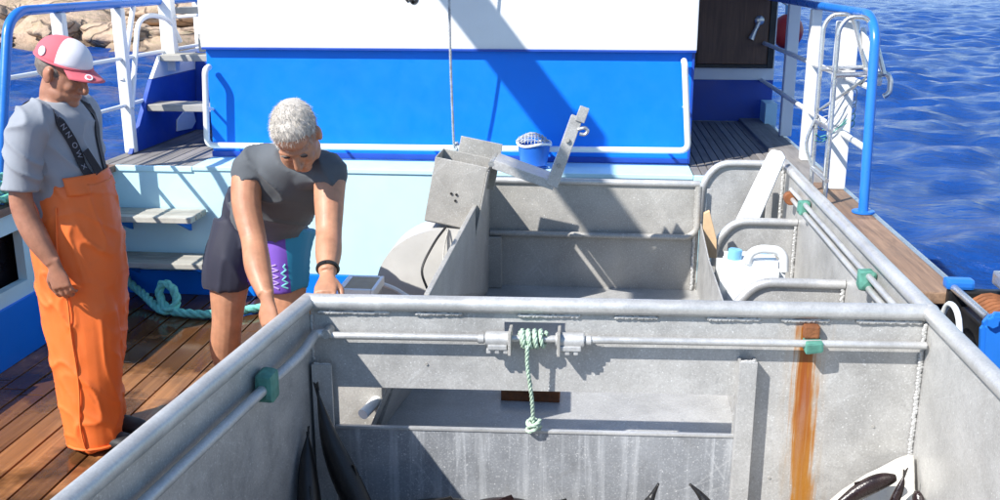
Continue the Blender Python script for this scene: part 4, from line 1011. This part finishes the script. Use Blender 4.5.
    # straps with print
    s1, Ls = ribbon('strap', [L(-.15, -.09, 1.30), L(-.08, -.115, 1.46), L(.0, -.12, 1.452), L(.07, -.105, 1.38), L(.125, -.085, 1.28), L(.15, -.075, 1.17)], .040, 'strap', p1, tr, .004)
    s2, _ = ribbon('strap', [L(-.13, .09, 1.30), L(-.08, .115, 1.46), L(.0, .12, 1.452), L(.07, .105, 1.38), L(.125, .085, 1.28), L(.15, .075, 1.17)], .040, 'strap', p1, tr, .004)
    word = 'ZNNOWX'; n = len(Ls)
    for k, ch in enumerate(word):
        i = int(n * (.50 + .075 * k)); i = min(i, n - 2); h, nn = Ls[i]; t = (Ls[i + 1][0] - Ls[i - 1][0]).normalized(); s = t.cross(nn).normalized()
        cu = bpy.data.curves.new('t', 'FONT'); cu.body = ch; cu.size = .031; cu.align_x = 'CENTER'; cu.align_y = 'CENTER'; cu.extrude = .0004
        to = bpy.data.objects.new('t', cu); COL.objects.link(to); dg = bpy.context.evaluated_depsgraph_get(); me = bpy.data.meshes.new_from_object(to.evaluated_get(dg)); bpy.data.objects.remove(to)
        M = Matrix((t, nn.cross(t), nn)).transposed().to_4x4(); M.translation = h + nn * .0085; me.transform(M); me.materials.clear()
        o = link('printed_letter', me, 'print', s1)
    # buckle plate
    i = int(n * .93); h, nn = Ls[i]; t = (Ls[i + 1 if i + 1 < n else i][0] - Ls[i - 1][0]).normalized(); s = t.cross(nn).normalized()
    b0 = h + nn * .012 - s * .045
    plate('strap_tab', [b0 - t * .075 - s * .016, b0 - t * .075 + s * .016, b0 + t * .03 + s * .02, b0 + t * .03 - s * .02], .004, nn, 'strap', p1, 0)
    # cap
    CM = HM @ Matrix.Translation((-.008, 0, .035)) @ Matrix.Rotation(R(-4), 4, 'Y')
    bm = bmesh.new(); rings = []
    for j in range(9):
        a = math.pi / 2 * j / 8.; rr0 = math.cos(a) ** .72; zz = .004 + .092 * math.sin(a)
        rings.append([bm.verts.new(CM @ V((.112 * rr0 * math.cos(b), .088 * rr0 * math.sin(b), zz))) for b in [2 * math.pi * k / 32 for k in range(32)]] if j < 8 else [bm.verts.new(CM @ V((0, 0, zz)))])
    fr = []
    for A, B in zip(rings, rings[1:]):
        for k in range(32):
            f = bm.faces.new((A[k], A[(k + 1) % 32], B[(k + 1) % 32], B[k])) if len(B) > 1 else bm.faces.new((A[k], A[(k + 1) % 32], B[0]))
            f.material_index = 1 if (k < 7 or k >= 25) else 0
    me = mesh_of(bm, True); me.materials.append(MAT['cap_red']); me.materials.append(MAT['cap_white'])
    crown = link('cap', me, None, p1); m = crown.modifiers.new('s', 'SOLIDIFY'); m.thickness = .004; m.offset = 1
    tube('cap_band', [CM @ V((.114 * math.cos(2 * math.pi * k / 24), .090 * math.sin(2 * math.pi * k / 24), .008)) for k in range(25)], .006, 'cap_red', crown, 6)
    bm = bmesh.new(); g = []
    for i in range(13):
        a = R(-62) + R(124) * i / 12; row = []
        for j in range(6):
            u = j / 5; ext = .075 * math.cos(a * .95) * u
            row.append(bm.verts.new(CM @ V((.110 * math.cos(a) + ext, .088 * math.sin(a) * (1 + .03 * u), .008 - .10 * ext - .026 * u * (math.sin(a) ** 2) - .012 * u))))
        g.append(row)
    for a, b in zip(g, g[1:]):
        for k in range(5): bm.faces.new((a[k], a[k + 1], b[k + 1], b[k]))
    vi = link('visor', mesh_of(bm, True), 'cap_red', crown); m = vi.modifiers.new('s', 'SOLIDIFY'); m.thickness = .004
    bt = tree_of(crown)
    for (c, r, tgt) in [((-.045, -.09, .040), .019, crown)]:
        h, nn, _, _ = bt.find_nearest(CM @ V(c)); cyl('badge', h + nn * .003, h + nn * .007, r, 'cap_white', crown, 18, bev=0)
    vt = tree_of(vi); h, nn, _, _ = vt.find_nearest(CM @ V((.15, -.045, .01)))
    if nn.z < 0: nn = -nn
    cyl('badge', h + nn * .003, h + nn * .006, .015, 'cap_white', crown, 18, bev=0); cyl('badge_ring', h + nn * .0062, h + nn * .007, .009, 'cap_red', crown, 14, bev=0)
    # hair below the cap
    bm = bmesh.new(); add_ell(bm, HM @ V((-.022, 0, .012)), (.094, .079, .075), HM.to_3x3())
    hv = remesh('hair', bm, .006, 'hair_dark', p1, 1, wrinkle(.004, (60, 60, 60), 0, (1, 1, 1), 5))
    for s in (-1, 1):
        bm = bmesh.new(); add_ell(bm, HM @ V((.086, s * .031, .004)), (.009, .013, .006), HM.to_3x3(), 10, 8); link('eye', mesh_of(bm, True), 'eye', p1)
        bm = bmesh.new(); add_ell(bm, HM @ V((.094, s * .032, .024)), (.006, .02, .005), HM.to_3x3(), 10, 8); link('eyebrow', mesh_of(bm, True), 'hair_dark', p1)
    for fx, s in ((0.03, -1), (-.005, 1)):
        bm = bmesh.new(); y = s * .075
        add_loft(bm, [(L(fx - .10, y, .045), .044, .040, Q @ V((0, 1, 0))), (L(fx - .04, y, .052), .05, .048, Q @ V((0, 1, 0))), (L(fx + .06, y, .045), .052, .042, Q @ V((0, 1, 0))), (L(fx + .15, y, .035), .05, .033, Q @ V((0, 1, 0))), (L(fx + .185, y, .03), .03, .024, Q @ V((0, 1, 0)))], 18, 4)
        limb(bm, [L(fx - .035, y, .05), L(fx - .03, y, .24)], [.058, .06])
        remesh('boot', bm, .008, 'boot', p1, 3)
man_orange()

# ---- man bending over the bin corner
def man_bent():
    O = V((-1.45, 4.1, 0)); p2 = thing('person', 'grey-haired man in dark T-shirt and shorts bending over the bin corner', 'person', O)
    X = V((1, 0, 0))
    pel = V((-1.425, 4.10, .915)); neck = V((-1.115, 3.62, 1.290))
    shR = V((-1.305, 3.66, 1.25)); shL = V((-1.0, 3.63, 1.253))
    sp = (neck - pel).normalized(); wax = (shL - shR).normalized()
    bm = bmesh.new()
    add_loft(bm, [(pel, .14, .10, wax), (pel.lerp(neck, .35), .13, .09, wax), (pel.lerp(neck, .7), .15, .09, wax), (pel.lerp(neck, .92), .12, .08, wax), (neck + V((0, -.01, .01)), .064, .058, wax), (neck + V((.015, -.055, .045)), .057, .057, wax), (neck + V((.03, -.10, .08)), .05, .05, wax)], 20, 3)
    # head bowed, facing the bin
    HC = V((-1.066, 3.48, 1.405))
    fwd = V((.08, -.58, -.78)).normalized(); up = V((-.05, -.76, .66)); left = up.cross(fwd).normalized(); up = fwd.cross(left).normalized()
    HM = Matrix((fwd, left, up)).transposed().to_4x4(); HM.translation = HC
    add_head(bm, HM)
    limb(bm, [shR + V((.08, .02, -.01)), shR, V((-1.315, 3.60, 1.13)), V((-1.270, 3.53, 1.0)), V((-1.225, 3.43, .92)), V((-1.17, 3.34, .845))], [.07, .064, .056, .048, .049, .030])
    add_hand(bm, V((-1.163, 3.330, .832)), (.18, -.35, -1), (-.4, -1, .1), 1, .6, .06, 1.05)
    limb(bm, [shL + V((-.08, .02, -.01)), shL, V((-.985, 3.57, 1.14)), V((-.972, 3.50, 1.04)), V((-.955, 3.42, .985)), V((-.938, 3.335, .935))], [.07, .064, .056, .048, .048, .031])
    add_hand(bm, V((-.935, 3.325, .928)), (.1, -.85, -.45), (.0, -.45, .85), -1, .75, .05, 1.0)
    hipR, hipL = V((-1.53, 4.10, .89)), V((-1.315, 4.08, .89))
    limb(bm, [hipR, V((-1.575, 4.05, .68)), V((-1.595, 4.03, .49)), V((-1.625, 4.06, .35)), V((-1.63, 4.09, .20)), V((-1.63, 4.10, .08))], [.105, .088, .066, .068, .048, .040])
    limb(bm, [hipL, V((-1.318, 4.04, .68)), V((-1.315, 4.02, .49)), V((-1.31, 4.05, .35)), V((-1.31, 4.08, .20)), V((-1.31, 4.09, .08))], [.105, .088, .066, .068, .048, .040])
    body = remesh('body', bm, .0048, 'skin', p2, 3)
    # T-shirt
    bm = bmesh.new()
    add_loft(bm, [(pel.lerp(neck, .10), .165, .122, wax), (pel.lerp(neck, .28), .160, .122, wax), (pel.lerp(neck, .55), .172, .125, wax), (pel.lerp(neck, .80), .176, .112, wax), (pel.lerp(neck, .95), .125, .086, wax), (neck + sp * .018, .088, .068, wax)], 26, 4)
    limb(bm, [shR + V((.10, .02, 0)), shR, shR + V((-.003, -.015, -.035)), shR + V((.0, -.022, -.055))], [.082, .073, .067, .068])
    limb(bm, [shL + V((-.10, .02, 0)), shL, shL + V((.004, -.015, -.035)), shL + V((.003, -.022, -.055))], [.082, .073, .067, .068])
    remesh('tshirt', bm, .008, 'shirt_dark', p2, 5, wrinkle(.004, (6, 6, 6), .014, (4, 4, 7), 21))
    # shorts
    bm = bmesh.new()
    add_loft(bm, [(pel + V((.03, -.06, .11)), .165, .130, X), (pel + V((0, 0, .02)), .185, .142, X), (pel + V((0, 0, -.08)), .195, .142, X)], 24, 4)
    add_loft(bm, [(hipR + V((.0, 0, .02)), .118, .13, X), (V((-1.565, 4.06, .78)), .108, .122, X), (V((-1.58, 4.05, .68)), .104, .118, X), (V((-1.582, 4.05, .655)), .103, .116, X)], 22, 4)
    add_loft(bm, [(hipL + V((.0, 0, .02)), .115, .13, X), (V((-1.325, 4.05, .80)), .104, .122, X), (V((-1.328, 4.04, .685)), .102, .118, X), (V((-1.328, 4.04, .66)), .101, .116, X)], 22, 4)
    sh = remesh('shorts', bm, .008, 'navy', p2, 5, wrinkle(.006, (8, 8, 4), .010, (7, 7, 2.5), 31))
    sh.data.materials.append(MAT['purple']); sh.data.materials.append(MAT['teal'])
    for p in sh.data.polygons:
        c = p.center; xb = -1.285 + .06 * (.9 - c.z)
        if c.x > -1.475 and c.y < 4.10: p.material_index = 1 if c.x < xb else 2
    tr = tree_of(sh)
    for (x0, x1, m) in ((-1.38, -1.30, 'lilac'), (-1.275, -1.235, 'mint')):
        pts = []
        for k in range(9):
            xa = (x0 if k % 2 else x1) + random.uniform(-.012, .012); z = .68 + .014 * k
            h, nn, _, _ = tr.find_nearest(V((xa, 3.86, z))); pts.append(h + nn * .001)
        Q2 = []
        for a, b in zip(pts, pts[1:]):
            for t in range(5):
                h, nn, _, _ = tr.find_nearest(a.lerp(b, t / 5)); Q2.append(h + nn * .001)
        tube('printed_scribble', Q2, .0035, m, sh, 5)
    # hair: short silver crop
    bm = bmesh.new(); q = HM.to_3x3()
    add_ell(bm, HM @ V((-.018, 0, .046)), (.098, .079, .085), q); add_ell(bm, HM @ V((.026, 0, .083)), (.052, .064, .042), q)
    hair = remesh('hair', bm, .005, 'hair_base', p2, 1, wrinkle(.0018, (60, 60, 60), 0, (1, 1, 1), 41))
    bm = bmesh.new(); rn = random.Random(4); vs = hair.data.vertices
    for i in range(9000):
        v = vs[rn.randrange(len(vs))]; loc = HM.inverted() @ v.co
        if loc.z < -.01 and loc.x > -.02: continue
        d = (v.normal * .6 + fwd * .9 + V((rn.uniform(-.35, .35), rn.uniform(-.35, .35), rn.uniform(-.35, .35)))).normalized(); s = d.cross(V((rn.random(), rn.random(), rn.random()))).normalized() * .0009; l = rn.uniform(.010, .024)
        a = v.co - v.normal * .002
        bm.faces.new([bm.verts.new(a - s), bm.verts.new(a + s), bm.verts.new(a + d * l)])
    tag(link('hair_strands', mesh_of(bm), 'hair_grey', p2), None, None, kind='stuff')
    for s in (-1, 1):
        bm = bmesh.new(); add_ell(bm, HM @ V((.088, s * .031, .004)), (.007, .014, .004), q, 10, 8); link('eye', mesh_of(bm, True), 'eye', p2)
        bm = bmesh.new(); add_ell(bm, HM @ V((.095, s * .032, .026)), (.004, .017, .0035), q, 10, 8); link('eyebrow', mesh_of(bm, True), 'hair_dark', p2)
    wa, wb_ = V((-.945, 3.372, .958)), V((-.938, 3.335, .935)); dd = (wb_ - wa).normalized(); a1 = dd.cross(X).normalized(); b1 = dd.cross(a1)
    tube('watch_strap', [wa.lerp(wb_, .5) + (a1 * math.cos(2 * math.pi * k / 20) + b1 * math.sin(2 * math.pi * k / 20)) * .0355 for k in range(21)], .008, 'black', p2, 6)
    for x, y in ((-1.63, 4.08), (-1.31, 4.07)):
        bm = bmesh.new(); add_loft(bm, [(V((x, y + .07, .04)), .036, .036, X), (V((x, y, .045)), .042, .042, X), (V((x, y - .10, .035)), .047, .033, X), (V((x, y - .18, .025)), .036, .022, X)], 16, 4); remesh('shoe', bm, .008, 'boot', p2, 3)
man_bent()
